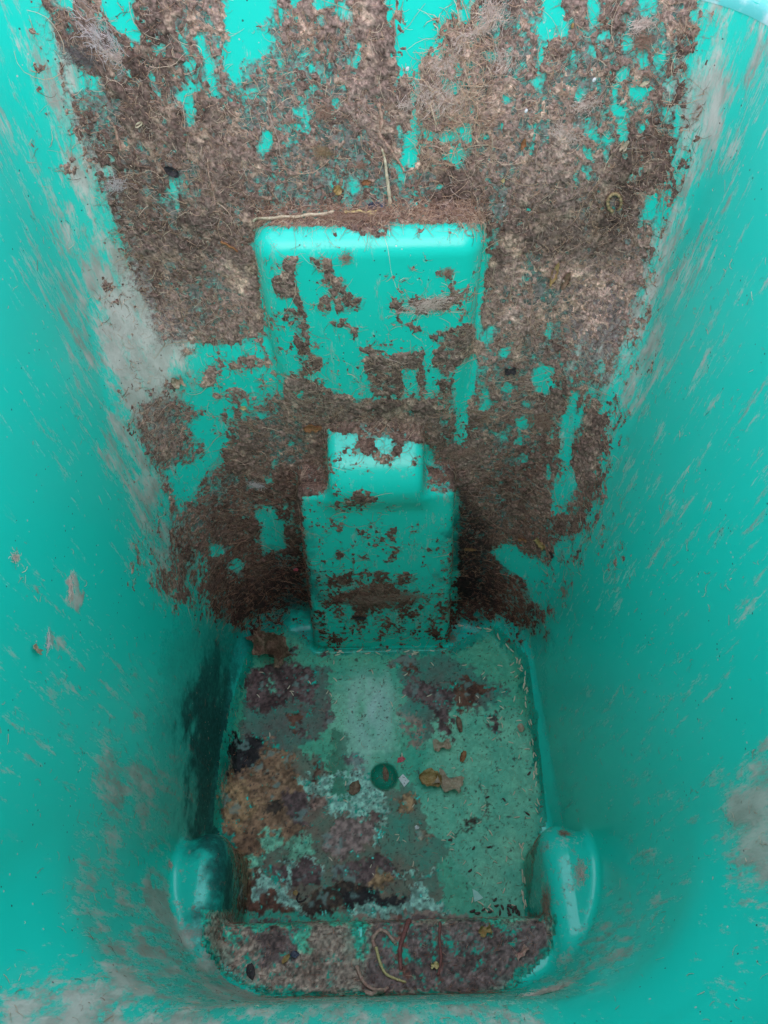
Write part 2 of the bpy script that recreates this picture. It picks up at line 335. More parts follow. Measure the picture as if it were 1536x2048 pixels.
for tf, ps in ((CB, [
  [(330,280),(410,280),(390,330),(370,390),(400,470),(440,560),(450,640),(460,700),(450,780),(530,800),(530,850),(450,890),(400,900),(390,760),(370,650),(330,620),(320,550),(400,560),(370,500),(290,510),(260,400),(310,380)],
  [(450,290),(570,290),(590,380),(640,400),(650,470),(730,500),(760,520),(740,560),(650,580),(590,570),(570,480),(540,440),(470,430),(470,400),(540,400),(460,330)],
  [(620,290),(660,270),(680,320),(640,330)], [(500,490),(550,480),(580,560),(540,600),(500,590)],
  [(550,620),(620,600),(700,620),(710,670),(690,740),(830,780),(840,810),(720,780),(680,720),(670,660),(570,640)], [(800,370),(860,380),(840,410)], [(880,370),(950,400),(940,450),(890,420)],
  [(870,470),(900,520),(940,540),(930,590),(860,540)], [(980,510),(1080,500),(1150,510),(1190,470),(1150,440),(1190,420),(1210,500),(1260,450),(1280,400),(1250,520),(1130,570),(1030,590)],
  [(1080,380),(1120,340),(1200,370),(1210,410),(1110,400)], [(1070,680),(1280,630),(1310,680),(1320,740),(1280,800),(1180,880),(1130,870),(1080,830),(1110,770),(1150,750),(1060,710)],
  [(950,620),(1040,660),(1050,700),(980,690)], [(730,800),(850,800),(960,770),(1050,770),(1040,840),(1060,920),(1050,1000),(900,1000),(780,1010),(760,920),(740,860)], [(480,700),(520,760),(490,780)],
  [(330,890),(400,890),(460,930),(540,960),(660,1000),(680,1040),(730,1010),(870,1040),(980,1010),(1070,1060),(1150,1110),(1200,1060),(1200,1150),(1120,1260),(560,1180),(540,1120),(400,1070),(320,1010)],
  [(230,770),(290,850),(220,850)], [(1130,870),(1200,870),(1200,1100),(1110,1060)]]),
  (CK, [[(540,180),(600,100),(730,60),(760,90),(740,200),(690,290),(700,370),(790,410),(820,350),(830,180),(900,60),(1060,80),(1060,220),(990,220),(960,290),(900,340),(880,420),(830,470),(790,500),(720,470),(680,410),(580,380),(540,410),(540,340),(580,270)],
  [(380,760),(460,730),(520,700),(560,660),(650,660),(740,730),(720,760),(560,760)], [(140,440),(345,420),(355,690),(160,705)], [(1090,480),(1310,460),(1315,650),(1200,690),(1085,660)],
  [(410,900),(480,900),(420,980)], [(770,940),(850,930),(840,990),(780,1000)], [(310,1340),(420,1290),(540,1310),(510,1360),(400,1370)], [(590,1260),(760,1240),(800,1280),(600,1290)], [(860,1310),(920,1250),(1000,1310),(970,1350)],
  [(290,1490),(480,1390),(700,1350),(860,1370),(1020,1430),(1000,1500),(850,1530),(700,1520),(560,1530),(420,1480)]]),
  (CL, [[(430,380),(550,340),(560,400),(430,470)], [(300,520),(250,700),(290,800),(350,950),(420,1080),(480,1250),(470,1400),(480,1800),(560,1800),(640,1600),(600,1450),(560,1300),(440,1000),(520,950),(620,960),(720,890),(720,780),(640,760),(600,680),(680,640),(740,580),(640,570),(600,520),(450,480)],
  [(870,270),(1000,190),(1100,240),(1150,250),(1100,290),(960,290),(900,320)], [(720,300),(800,260),(830,310),(760,420),(690,440),(690,380)]]),
  (CR, [[(1060,740),(1085,740),(1080,890),(1060,890)], [(900,930),(960,940),(1050,980),(1030,1080),(1080,1180),(1010,1310),(890,1330),(880,1200),(940,1100)], [(1090,640),(1120,690),(1110,760)], [(930,700),(1000,720),(1050,960),(1020,980),(960,930),(900,830)]])):
    for q in ps: F.poly(q, 1, tf)
for tf, es in ((CL, [(930,470,70,46),(600,180,60,24),(800,490,40,18),(560,1830,36,40),(640,1720,30,60),(700,1800,30,50),(430,1740,40,70),(240,1660,40,80)]), (CK, [(470,355,12,48),(425,465,22,14),(985,455,26,30),(440,1130,38,34),(690,1060,22,22),(870,1105,30,16),(620,1145,34,20),(1000,900,14,30),(1005,960,30,12),(585,975,20,14),(690,1190,14,24),(580,1580,60,30),(1100,1095,50,14),(1190,1250,40,12)]), (CR, [(1200,1640,10,60),(850,1600,50,12),(960,1620,14,50),(870,1760,40,20),(920,1580,20,50)])):
    for e in es: F.ell(*e, 1, tf)
F.poly([(920,860),(1010,870),(1010,990),(940,1000)], 0, CB); F.poly([(360,965),(440,970),(420,1020),(370,1000)], 0, CB)
F.poly([(520,428),(650,420),(780,415),(960,432),(965,446),(850,448),(770,452),(700,450),(620,445),(520,446)], 1)
F.poly([(655,445),(700,448),(790,452),(770,475),(745,480),(700,462)], 1)
thin = Map(0)                             # where the mat is worn so thin that the plastic grins through
for q, v in (([(520,330),(700,310),(840,335),(880,400),(800,425),(520,425)], .40), ([(430,60),(700,70),(720,200),(640,300),(470,280)], .20), ([(1040,90),(1120,90),(1130,250),(1060,290)], .36), ([(250,20),(420,20),(430,200),(280,180)], .18),
             ([(1000,50),(1380,40),(1370,280),(1100,260)], .18), ([(840,110),(940,110),(930,360),(850,330)], .18), ([(280,680),(440,800),(420,1180),(330,1180),(250,850)], .26), ([(380,520),(470,560),(440,660),(330,650)], .28),
             ([(1120,660),(1230,680),(1220,790),(1100,790)], .38), ([(640,1215),(900,1215),(905,1290),(640,1290)], .04), ([(1020,1080),(1200,1060),(1200,1250),(1040,1250)], .28), ([(120,180),(240,200),(300,560),(200,500)], .15), ([(440,820),(610,800),(600,1230),(440,1230)], .08), ([(960,760),(1130,760),(1100,1060),(960,1000)], .08)):
    thin.poly(q, v)
thin.a += .043; thin.a[:165] += .04; thin.blur(14, 2)
TONE = Map(1.0)                           # sheen painted pale beside the big block, plus drier and damper stretches
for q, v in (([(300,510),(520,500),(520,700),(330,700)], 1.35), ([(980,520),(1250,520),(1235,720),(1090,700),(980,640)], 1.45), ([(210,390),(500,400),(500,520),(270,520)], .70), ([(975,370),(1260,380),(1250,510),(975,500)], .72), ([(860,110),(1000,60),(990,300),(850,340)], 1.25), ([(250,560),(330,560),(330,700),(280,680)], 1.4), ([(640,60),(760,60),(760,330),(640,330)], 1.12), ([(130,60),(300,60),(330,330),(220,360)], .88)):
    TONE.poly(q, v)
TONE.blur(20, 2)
SPAN = blur(F.a, 14, 2)                   # how deep inside the mat a place is

# --- film: pale dried smears, plus painted corner glare; mould: black slime, plus painted crevice shade; both thin skins on the plastic
P = Map(0)
for q, v in (([(0,0),(130,0),(180,200),(250,460),(310,600),(350,760),(330,860),(390,1180),(290,1165),(255,1000),(205,800),(130,560),(80,400),(20,200)], .62), ([(0,0),(90,0),(130,400),(230,800),(250,1050),(150,900),(60,500),(0,300)], .28),
             ([(180,480),(340,540),(375,760),(255,820),(200,700)], 1.0), ([(1150,540),(1330,540),(1290,760),(1180,770),(1140,680)], 1.0),  # sky glare on the far shoulders, painted as pale film
             ([(1385,0),(1490,0),(1430,300),(1360,600),(1270,830),(1235,900),(1225,800),(1240,690),(1290,540),(1315,400),(1360,230)], .66), ([(1490,0),(1536,0),(1536,300),(1440,600),(1330,850),(1300,1050),(1250,900),(1360,600)], .30), ([(1200,900),(1536,500),(1536,1300),(1350,1500),(1200,1200)], .17),
             ([(0,1930),(60,1940),(130,1960),(190,1955),(230,2000),(180,2030),(150,2060),(0,2060)], .85), ([(120,1760),(330,1700),(420,1820),(480,1960),(330,1990),(180,1900)], .66), ([(180,1960),(450,1960),(768,2000),(1100,2005),(1100,2060),(150,2060)], .8),
             ([(1440,1560),(1536,1480),(1536,1760),(1500,1800),(1450,1640)], .72), ([(1270,1690),(1340,1670),(1330,1750),(1290,1800),(1255,1770)], .62), ([(1100,1990),(1060,1960),(1180,1880),(1290,1770),(1330,1800),(1240,1920)], .66), ([(1430,1980),(1490,1970),(1500,2020),(1450,2030)], .5),
             ([(1130,1400),(1400,1300),(1440,1560),(1330,1660),(1180,1500)], .18), ([(20,1080),(60,1080),(90,1260),(40,1220)], .45), ([(0,1200),(200,1200),(420,1500),(330,1700),(100,1700),(0,1600)], .18), ([(150,1480),(330,1500),(350,1690),(200,1720)], .50)):
    P.poly(q, v)
P.blur(16, 2)
for q in ([(113,1150),(132,1145),(150,1165),(168,1200),(165,1210),(146,1212),(138,1180)], [(22,1110),(36,1112),(46,1128),(32,1134)], [(85,1255),(98,1250),(115,1310),(108,1316)]): P.poly(q, .95)
P.ell(395, 1740, 68, 105, .12); P.ell(1125, 1750, 62, 105, .15)
P.blur(2, 1)
K = Map(0)
for q, v in (([(320,1260),(430,1170),(475,1290),(410,1690),(310,1700),(300,1480)], .42), ([(398,1340),(455,1265),(482,1300),(470,1500),(446,1700),(380,1680),(362,1500)], 1.1), ([(420,1150),(520,1160),(505,1290),(450,1320),(435,1250)], .70),
             ([(585,960),(606,960),(642,1270),(500,1262),(545,1130)], 1.0), ([(905,950),(940,970),(980,1080),(1010,1250),(900,1262)], 1.05), ([(490,1225),(640,1205),(640,1262),(540,1262),(490,1300)], .75), ([(905,1200),(1060,1215),(1070,1300),(1000,1262),(905,1258)], .75),  # mould beside lower block and floor edge, deepened to paint in crevice shade
             ([(405,1700),(450,1655),(486,1700),(476,1838),(430,1850),(392,1830),(400,1760)], 1.15), ([(1052,1690),(1082,1675),(1090,1838),(1060,1838)], .85), ([(1062,1240),(1100,1240),(1128,1640),(1094,1665),(1080,1450)], .55), ([(350,1820),(440,1830),(540,1960),(460,1950),(390,1880)], .62),
             ([(190,1500),(370,1480),(360,1660),(260,1700),(150,1640)], .30), ([(560,960),(600,940),(610,1010),(590,1150),(560,1100)], .35)):
    K.poly(q, v)
K.a = .4 * blur(K.a, 6, 2) + .6 * blur(K.a, 24, 2)

# --- what lies on the bin floor and on the axle ledge: colour and cover
COLS = dict(teal=(.13,.46,.325), teal2=(.20,.53,.41), smear=(.17,.125,.105), smear2=(.135,.095,.10), purple=(.125,.075,.082), brown=(.125,.055,.040), tan=(.34,.20,.12), pulp=(.27,.15,.10), black=(.022,.019,.022), flake=(.27,.50,.47), pink=(.29,.17,.155), mauve=(.27,.175,.18), grey=(.50,.60,.58), beige=(.30,.25,.20), ledge=(.28,.20,.18), ledged=(.145,.095,.10), dark=(.06,.038,.03), green=(.05,.20,.14), red=(.20,.07,.055))
G = [Map(0) for _ in range(3)]; GA = Map(0); GH = Map(0)     # colour, cover, thickness
def lay(kind, col, geo, cov=1.0, th=0.5, tf=None):
    for m, v in zip(G + [GA, GH], tuple(c * (1.0 if 'teal' in col else 1.15) * w for c, w in zip(COLS[col], (1, 1, .85))) + (cov, th)):
        getattr(m, kind)(*geo, v, tf)
def lp(col, pts, cov=1.0, th=0.5, tf=CF5): lay('poly', col, (pts,), cov, th, tf)
def le(col, x, y, rx, ry, cov=1.0, th=0.5, tf=CF5): lay('ell', col, (x, y, rx, ry), cov, th, tf)
def ll(col, pts, w, cov=1.0, th=0.5, tf=CF5): lay('line', col, (pts, w), cov, th, tf)
ONE = (0, 0, 1)
lp('teal', [(505,1310),(560,1262),(640,1305),(905,1305),(985,1262),(1045,1320),(1060,1420),(1084,1640),(1046,1690),(1050,1836),(470,1832),(475,1700),(440,1640),(470,1420)], .50, .05, ONE)
lp('smear', [(452,1500),(540,1470),(640,1520),(700,1600),(800,1640),(870,1720),(890,1834),(470,1832),(476,1700),(438,1640)], .62, .1, ONE)
lp('smear2', [(492,1345),(560,1310),(650,1340),(665,1440),(600,1500),(480,1500)], .55, .1, ONE)
lp('smear2', [(800,1310),(900,1310),(1010,1370),(980,1480),(880,1530),(810,1440)], .40, .1, ONE)
lp('smear', [(760,1580),(900,1540),(960,1660),(850,1740),(760,1700)], .38, .1, ONE)
lp('teal2', [(560,330),(790,300),(830,480),(820,640),(600,650),(540,540)], .72, .08)
lp('teal2', [(1000,420),(1380,480),(1400,900),(1330,1400),(1050,1100),(900,800)], .55, .05)
lp('green', [(560,540),(630,540),(610,640),(620,760),(540,800),(540,640)], .8, .12)
#lp('grey', [(680,400),(770,380),(790,480),(790,560),(700,570),(660,480)], 1.0, .1)
lp('purple', [(230,290),(330,260),(390,260),(480,310),(460,370),(490,440),(440,450),(380,400),(300,450),(250,470),(190,420),(190,330)])
lp('teal2', [(280,330),(320,345),(310,370),(290,370)], .5, .05)
for q in ([(370,190),(410,190),(400,240),(370,220)], [(500,210),(540,210),(530,250)], [(840,340),(900,330),(1040,370),(1050,450),(1060,530),(1040,590),(1000,560),(990,480),(950,430),(850,410)], [(1200,490),(1240,490),(1250,540),(1220,560)], [(520,460),(560,480),(530,520)], [(430,550),(490,545),(450,570)], [(590,650),(650,640),(680,690),(640,700)]): lp('purple', q, .95, .4)
for q in ([(770,260),(850,240),(900,240),(910,300),(860,310),(840,290),(790,285)], [(1040,340),(1120,330),(1250,360),(1230,390),(1160,400),(1130,470),(1060,420)], [(380,480),(470,470),(450,510),(400,550),(380,530)], [(470,680),(495,670),(490,760),(475,740)]): lp('brown', q, .9, .5)
lp('pink', [(800,445),(900,490),(940,560),(930,620),(870,600),(870,540)], .62, .2)
lp('mauve', [(620,690),(690,720),(700,760),(650,740)], .8, .3)
lp('black', [(120,560),(260,570),(230,640),(200,740),(130,760),(105,640)], 1, .6)
lp('pulp', [(270,590),(330,600),(400,680),(420,760),(430,835),(110,835),(200,740),(240,650)], 1, .9)
lp('flake', [(390,740),(420,720),(500,760),(520,835),(440,835)], .7, .25)
tf = CF6
lp('pulp', [(95,30),(330,50),(450,180),(400,260),(260,320),(190,420),(150,400)], 1, .6, tf)
lp('teal2', [(250,240),(340,230),(350,300),(270,330)], .8, .2, tf)
lp('pulp', [(115,-10),(430,-10),(440,100),(380,150),(330,200),(260,260),(180,330),(180,560),(150,570),(160,300),(90,200)], 1, .9, tf)
lp('tan', [(100,60),(200,40),(250,140),(180,240),(110,200)], 1, .9, tf)
lp('flake', [(520,-10),(700,0),(780,60),(775,170),(620,180),(540,150),(500,60)], .78, .3, tf)
lp('green', [(540,20),(620,10),(630,90),(560,100)], .6, .1, tf)
lp('dark', [(280,110),(350,100),(330,150),(250,155)], 1, .8, tf)
lp('purple', [(350,60),(430,60),(460,140),(440,220),(360,180)], 1, .6, tf)
lp('pink', [(440,80),(520,100),(520,150),(450,150)], 1, .5, tf)
lp('mauve', [(560,190),(740,180),(720,240),(640,320),(560,330),(500,260)], 1, .7, tf)
lp('teal2', [(190,350),(250,330),(260,400),(210,420)], .85, .3, tf); lp('teal2', [(370,250),(460,260),(500,340),(380,345)], .75, .2, tf)
lp('brown', [(180,440),(270,405),(330,460),(420,530),(400,578),(150,578)], 1, .8, tf)
lp('dark', [(430,530),(520,460),(640,440),(700,480),(600,520),(540,575),(420,578)], 1, .8, tf)
lp('purple', [(590,370),(720,350),(790,350),(820,390),(760,450),(640,440),(560,420)], 1, .7, tf)
lp('purple', [(300,380),(440,350),(530,380),(500,450),(380,470),(330,440)], 1, .6, tf)
lp('black', [(600,500),(700,480),(860,520),(830,550),(700,570),(590,560)], 1, .8, tf)
lp('flake', [(610,560),(700,540),(850,550),(870,440),(930,470),(980,540),(1030,550),(1030,582),(620,582)], .9, .4, tf)
lp('tan', [(700,430),(760,400),(790,430),(740,480),(690,470)], 1, 1.2, tf)
lp('tan', [(820,90),(900,80),(910,120),(850,180),(820,150)], .95, .7, tf); lp('beige', [(900,230),(960,220),(985,250),(930,270)], .9, .5, tf)
ll('dark', [(1060,235),(1110,195),(1220,180),(1180,90),(1170,40)], 9, .8, .5, tf); le('dark', 1125, 190, 28, 16, .9, .6, tf)
for l, w in (([(262,450),(330,490),(410,548)], 56), ([(372,345),(372,462)], 18), ([(750,190),(720,290)], 16), ([(780,395),(830,408),(900,398)], 18), ([(920,440),(1010,390)], 14), ([(430,360),(520,370)], 12)): ll('flake', l, w, 1, 1.0, tf)
le('flake', 222, 500, 26, 30, 1, .9, tf)
lp('ledge', [(20,578),(1460,590),(1450,700),(1300,860),(1180,910),(300,905),(120,820),(20,680)], .80, .11, tf)
lp('ledged', [(700,610),(1440,600),(1440,720),(1290,860),(1150,905),(700,900),(720,760)], .86, .11, tf)
lp('ledged', [(760,640),(1000,620),(1380,640),(1340,760),(1180,850),(900,860),(760,800)], .9, .35, tf)
lp('ledge', [(60,620),(300,640),(560,760),(560,880),(330,890),(140,800)], .9, .3, tf)
lp('ledged', [(200,620),(420,620),(400,760),(240,780)], .95, .8, tf)
lp('teal', [(590,615),(690,615),(700,700),(690,790),(660,760),(640,660)], .0, .0, tf); lp('teal', [(140,585),(640,580),(610,612),(150,612)], .0, .0, tf); lp('teal', [(1140,600),(1300,600),(1280,628),(1160,625)], .0, .0, tf)
lp('teal', [(390,640),(460,650),(480,720),(420,720)], .25, .1, tf); lp('teal', [(110,660),(150,660),(150,730),(120,720)], .2, .1, tf); lp('teal', [(860,810),(890,820),(880,840)], .2, .1, tf)
for l, w in (([(845,600),(830,680),(840,820)], 26), ([(990,610),(995,780),(985,880)], 16)): ll('red', l, w, .8, .4, tf)
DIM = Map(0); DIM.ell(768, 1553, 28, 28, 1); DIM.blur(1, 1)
for m in G: m.blur(1, 1)
GA.blur(1, 1); GH.blur(2, 1)
GZ = Map(0); GZ.a = (blur((GA.a > 0).astype(np.float32), 4, 1) > 0.01).astype(np.float32)

# ------------------------------------------------------------------ materials
def mat(name):
    m = bpy.data.materials.new(name); m.use_nodes = True
    nt = m.node_tree; return m, nt, nt.nodes['Principled BSDF']
class N:
    def __init__(s, nt): s.nt = nt
    def new(s, t, **kw):
        n = s.nt.nodes.new(t)
        for k, v in kw.items(): setattr(n, k, v)
        return n
    def put(s, v, sock):
        if hasattr(v, 'bl_rna') and not isinstance(v, (tuple, float, int)): s.nt.links.new(v, sock)
        else: sock.default_value = v
    def math(s, op, a, b=0.0, clamp=False):
        n = s.new('ShaderNodeMath', operation=op, use_clamp=clamp); s.put(a, n.inputs[0]); s.put(b, n.inputs[1]); return n.outputs[0]
    def mix(s, f, a, b):
        n = s.new('ShaderNodeMix', data_type='RGBA'); s.put(f, n.inputs[0]); s.put(a, n.inputs[6]); s.put(b, n.inputs[7]); return n.outputs[2]
    def ramp(s, v, a, b, smooth=True):
        n = s.new('ShaderNodeMapRange', interpolation_type='SMOOTHSTEP' if smooth else 'LINEAR'); s.put(v, n.inputs[0])
        n.inputs[1].default_value = a; n.inputs[2].default_value = b; return n.outputs[0]
    def noise(s, scale, detail=4, rough=.6, st=(1, 1, 1), off=(0, 0, 0), rot=(0, 0, 0)):
        tc = s.new('ShaderNodeTexCoord'); mp = s.new('ShaderNodeMapping'); mp.inputs['Scale'].default_value = st; mp.inputs['Location'].default_value = off; mp.inputs['Rotation'].default_value = rot
        s.nt.links.new(tc.outputs['Object'], mp.inputs[0])
        n = s.new('ShaderNodeTexNoise'); n.inputs['Scale'].default_value = scale; n.inputs['Detail'].default_value = detail; n.inputs['Roughness'].default_value = rough
        s.nt.links.new(mp.outputs[0], n.inputs['Vector']); return n.outputs['Fac']
    def attr(s, name):
        n = s.new('ShaderNodeAttribute', attribute_name=name); return n
    def bump(s, h, strength, dist):
        n = s.new('ShaderNodeBump'); n.inputs['Strength'].default_value = strength; n.inputs['Distance'].default_value = dist; s.put(h, n.inputs['Height']); return n.outputs[0]
def c4(c): return (c[0], c[1], c[2], 1.0)

PL, nt, B = mat('dirty_green_plastic'); k = N(nt)
GREEN = (0.010, 0.56, 0.425)
film_glare, stain, mould_shade = k.attr('film_glare').outputs['Fac'], k.attr('stain').outputs['Fac'], k.attr('mould_shade').outputs['Fac']
base = k.mix(k.noise(9, 3), c4(GREEN), c4((0.012, 0.59, 0.45)))
streak = k.noise(85, 6, .68, (1.3, 1.3, .22)); cloud = k.noise(30, 5, .65, (1, 1, .6), (3, 1, 7)); fine = k.noise(420, 3, .7, (1, 1, .35), (5, 2, 1))
con = lambda v, g: k.math('ADD', k.math('MULTIPLY', k.math('SUBTRACT', v, .5), g), .5)
sm = k.math('ADD', k.math('MULTIPLY', con(streak, 2.5), .56), k.math('ADD', k.math('MULTIPLY', con(cloud, 1.5), .16), k.math('MULTIPLY', con(fine, 2.0), .28)))
fm = k.math('MULTIPLY', k.ramp(k.math('ADD', sm, k.math('MULTIPLY', film_glare, .52)), .66, 1.0), k.ramp(film_glare, .0, .12))
fcol = k.mix(k.ramp(k.noise(60, 4, .6, (1, 1, .5), (9, 9, 9)), .35, .65), c4((.36, .23, .19)), c4((.68, .52, .45)))
col = k.mix(k.math('MULTIPLY', fm, .78), base, fcol)
veil = k.math('ADD', k.math('MULTIPLY', k.ramp(film_glare, .05, .9), k.math('MULTIPLY', con(cloud, 2.0), .20)), k.math('MULTIPLY', k.ramp(film_glare, .62, 1.0), .42), True)  # veil thickest at the painted corner glare
col = k.mix(veil, col, c4((.40, .36, .30)))
# thin brown stain under and round the mat
sn = k.noise(330, 5, .75, (1, 1, 1), (1, 4, 2)); sn2 = k.noise(110, 4, .6, (1, 1, .6), (2, 2, 8))
st = k.ramp(k.math('ADD', k.math('ADD', k.math('MULTIPLY', sn, .75), k.math('MULTIPLY', sn2, .35)), k.math('MULTIPLY', stain, .55)), .76, 1.02)
scol = k.mix(k.ramp(k.noise(260, 3, .6, off=(4, 0, 0)), .35, .65), c4((.075, .045, .040)), c4((.25, .165, .150)))
col = k.mix(k.math('MULTIPLY', st, .93), col, scol)
mm = k.math('MULTIPLY', k.ramp(k.math('ADD', k.math('MULTIPLY', con(k.noise(190, 6, .78, (1, 1, 1), (7, 3, 3)), 1.5), .42), k.math('MULTIPLY', mould_shade, 1.0)), .32, 1.32), k.ramp(mould_shade, .03, .2))
col = k.mix(k.math('MULTIPLY', mm, .93), col, c4((.016, .015, .020)))
# small black and pale specks everywhere
vor = k.new('ShaderNodeTexVoronoi'); vor.inputs['Scale'].default_value = 210; tcv = k.new('ShaderNodeTexCoord'); nt.links.new(tcv.outputs['Object'], vor.inputs['Vector'])
sep = k.new('ShaderNodeSeparateColor'); nt.links.new(vor.outputs['Color'], sep.inputs[0])
dot = k.math('MULTIPLY', k.math('LESS_THAN', vor.outputs['Distance'], .16), k.math('GREATER_THAN', sep.outputs[0], .86))
col = k.mix(k.math('MULTIPLY', dot, .8), col, k.mix(k.math('GREATER_THAN', sep.outputs[1], .6), c4((.03, .03, .028)), c4((.5, .48, .42))))
nt.links.new(col, B.inputs['Base Color'])
rough = k.math('ADD', .22, k.math('MULTIPLY', k.math('MAXIMUM', k.math('MAXIMUM', fm, st), mm), .4), True)
nt.links.new(rough, B.inputs['Roughness']); nt.links.new(k.math('MULTIPLY', k.math('SUBTRACT', 1.0, k.math('MULTIPLY', k.math('MAXIMUM', st, mm), .85)), .52), B.inputs['Specular IOR Level'])
nt.links.new(k.bump(k.math('ADD', k.math('MULTIPLY', k.math('MAXIMUM', st, fm), fine), k.math('MULTIPLY', k.noise(700, 2), .12)), .55, .0012), B.inputs['Normal'])

def crust_mat(name, rough, spec, bump, lo=.45, hi=1.55):
    m, nt, B = mat(name); k = N(nt)
    a = k.attr('tint').outputs['Color']
    n1, n2 = k.noise(520, 5, .75), k.noise(170, 4, .65, off=(3, 3, 3))
    v = k.math('ADD', k.math('MULTIPLY', n1, .6), k.math('MULTIPLY', n2, .4))
    dk = k.new('ShaderNodeMix', data_type='RGBA', blend_type='MULTIPLY'); dk.inputs[0].default_value = 1
    nt.links.new(a, dk.inputs[6]); g = k.ramp(v, .36, .66, False)
    nt.links.new(k.mix(g, c4((lo, lo * .95, lo * .92)), c4((hi, hi, hi))), dk.inputs[7])
    nt.links.new(dk.outputs[2], B.inputs['Base Color']); B.inputs['Roughness'].default_value = rough; B.inputs['Specular IOR Level'].default_value = spec
    nt.links.new(k.bump(v, bump, .003), B.inputs['Normal']); return m
FELT = crust_mat('matted_residue', .92, .12, 1.0, .34, 1.75)
SLUDGE = crust_mat('floor_sludge', .34, .16, .40, .86, 1.14)
def tint_mat(name, rough=.8, spec=.2):
    m, nt, B = mat(name); k = N(nt); nt.links.new(k.attr('tint').outputs['Color'], B.inputs['Base Color'])
    B.inputs['Roughness'].default_value = rough; B.inputs['Specular IOR Level'].default_value = spec; return m
FIBRE = tint_mat('dry_fibre', .75, .2)

# ------------------------------------------------------------------ the wheelie bin
bin_ = bpy.data.objects.new('wheelie_bin', None); S.collection.objects.link(bin_)
tag(bin_, 'green plastic wheelie bin seen from above, its deep inside smeared with dried dirt', 'wheelie bin')
V, Q, NV = surface(0.0024)
px, py = project(V)
cs = np.stack(comps(V[:, 0], V[:, 1], V[:, 2]), 1)
mould_shade = K.at(px, py); felt_in = F.at(px, py)
SP = Map(0); SP.a = SPAN
BR = Map(0); BR.a = blur(F.a, 22, 2)
wb = np.stack([fbm(V, 28, 3, 7), fbm(V, 28, 3, 8)], 1) * 26 + np.stack([fbm(V, 120, 3, 9), fbm(V, 120, 3, 10)], 1) * 12
film_glare = P.at(px + wb[:, 0], py + wb[:, 1]); br = BR.at(px, py); mould_shade = K.at(px + wb[:, 0] * 1.1, py + wb[:, 1] * 1.5)
stain = np.clip(felt_in * 0.30 + SP.at(px, py) * 0.42 + br * .34 - 0.25 * thin.at(px, py), 0, 1)
stain = stain * .82
stain = np.where(py > 1330, 0.10 + 0 * stain, stain)
film_glare = np.clip(film_glare * np.clip(.85 + .75 * fbm(V, 26, 3, 6, (1, 1, .6)), .25, 1.35) + .03 + .15 * np.clip(fbm(V, 9, 3, 5, (1, 1, .5)), 0, 1) + .22 * br, 0, 1); flat = (V[:, 2] < .010) | ((V[:, 2] < .137) & (V[:, 1] > .035) & (V[:, 1] < .122) & (np.abs(V[:, 0]) < .165))
film_glare = np.where(flat, 0.1, film_glare)
ctr = V[Q].mean(1); part = np.argmin(np.abs(cs), 1)[Q[:, 0]]
okf = ctr[:, 2] < rim_z(ctr[:, 0])
MATS = PL
for i, nm in enumerate(COMP):
    for side in ((-1, 1) if nm == 'wheel_arch' else (0,)):
        fm_ = okf & (part == i)
        if side: fm_ &= ctr[:, 0] * side > 0
        v, f, n, a, b, c = submesh(V, Q, NV, fm_, film_glare, stain, mould_shade)
        me = mesh_from(nm, v, f, n)
        add_attr(me, 'film_glare', a); add_attr(me, 'stain', b); add_attr(me, 'mould_shade', c)
        link(nm, me, PL, bin_)
print('shell', len(V), time.time() - T0)

def loop_at(z, off, n=160):               # outline of the bin at height z, pushed outward by off
    zz = np.full(n, float(z)); t = np.linspace(0, 2 * math.pi, n, endpoint=False)
    c = np.array([0.0, 0.30]); d = np.stack([np.cos(t), np.sin(t)], 1); r = np.full(n, 0.05)
    lo, hi = np.full(n, 0.05), np.full(n, 0.7)
    for _ in range(40):
        m = (lo + hi) / 2; ins = d_walls(c[0] + d[:, 0] * m, c[1] + d[:, 1] * m, zz) > -off
        lo = np.where(ins, m, lo); hi = np.where(ins, hi, m)
    return np.stack([c[0] + d[:, 0] * lo, c[1] + d[:, 1] * lo, zz], 1)
def loft(rings, cap=False):
    n = len(rings[0]); v = np.concatenate(rings); f = []
    for r in range(len(rings) - 1):
        i = np.arange(n); j = (i + 1) % n; f.append(np.stack([r * n + i, r * n + j, (r + 1) * n + j, (r + 1) * n + i], 1))
    return v, np.concatenate(f)
PB, nt, B = mat('green_plastic_rim'); k = N(nt)
nt.links.new(k.mix(k.ramp(k.noise(26, 5, .65), .42, .62), c4((.10, .48, .43)), c4((.55, .66, .62))), B.inputs['Base Color']); B.inputs['Roughness'].default_value = .38
prof = [(-0.0012, -0.007), (-0.0012, -0.001), (0.0005, 0.0026), (0.004, 0.005), (0.010, 0.0062), (0.024, 0.0062), (0.031, 0.004), (0.034, -0.002), (0.034, -0.024), (0.031, -0.026), (0.029, -0.024), (0.028, -0.004), (0.012, -0.006)]
rg = []
for o, dz in prof:
    L = loop_at(RIM_Z, o); L[:, 2] = rim_z(L[:, 0]) + dz - 0.002; rg.append(L)
v, f = loft(rg); link('rim', mesh_from('rim', v, f), PB, bin_)
rg = [loop_at(z, 0.012 if z < RIM_Z - .02 else 0.012) for z in np.linspace(RIM_Z - 0.03, 0.0, 24)]
bt = rg[-1].copy(); bt[:, 2] = -0.012; rg.append(bt)
c = bt.mean(0); rg.append(c + (bt - c) * 0.02)
v, f = loft(rg); link('outer_shell', mesh_from('outer_shell', v, f[:, ::-1]), PB, bin_)

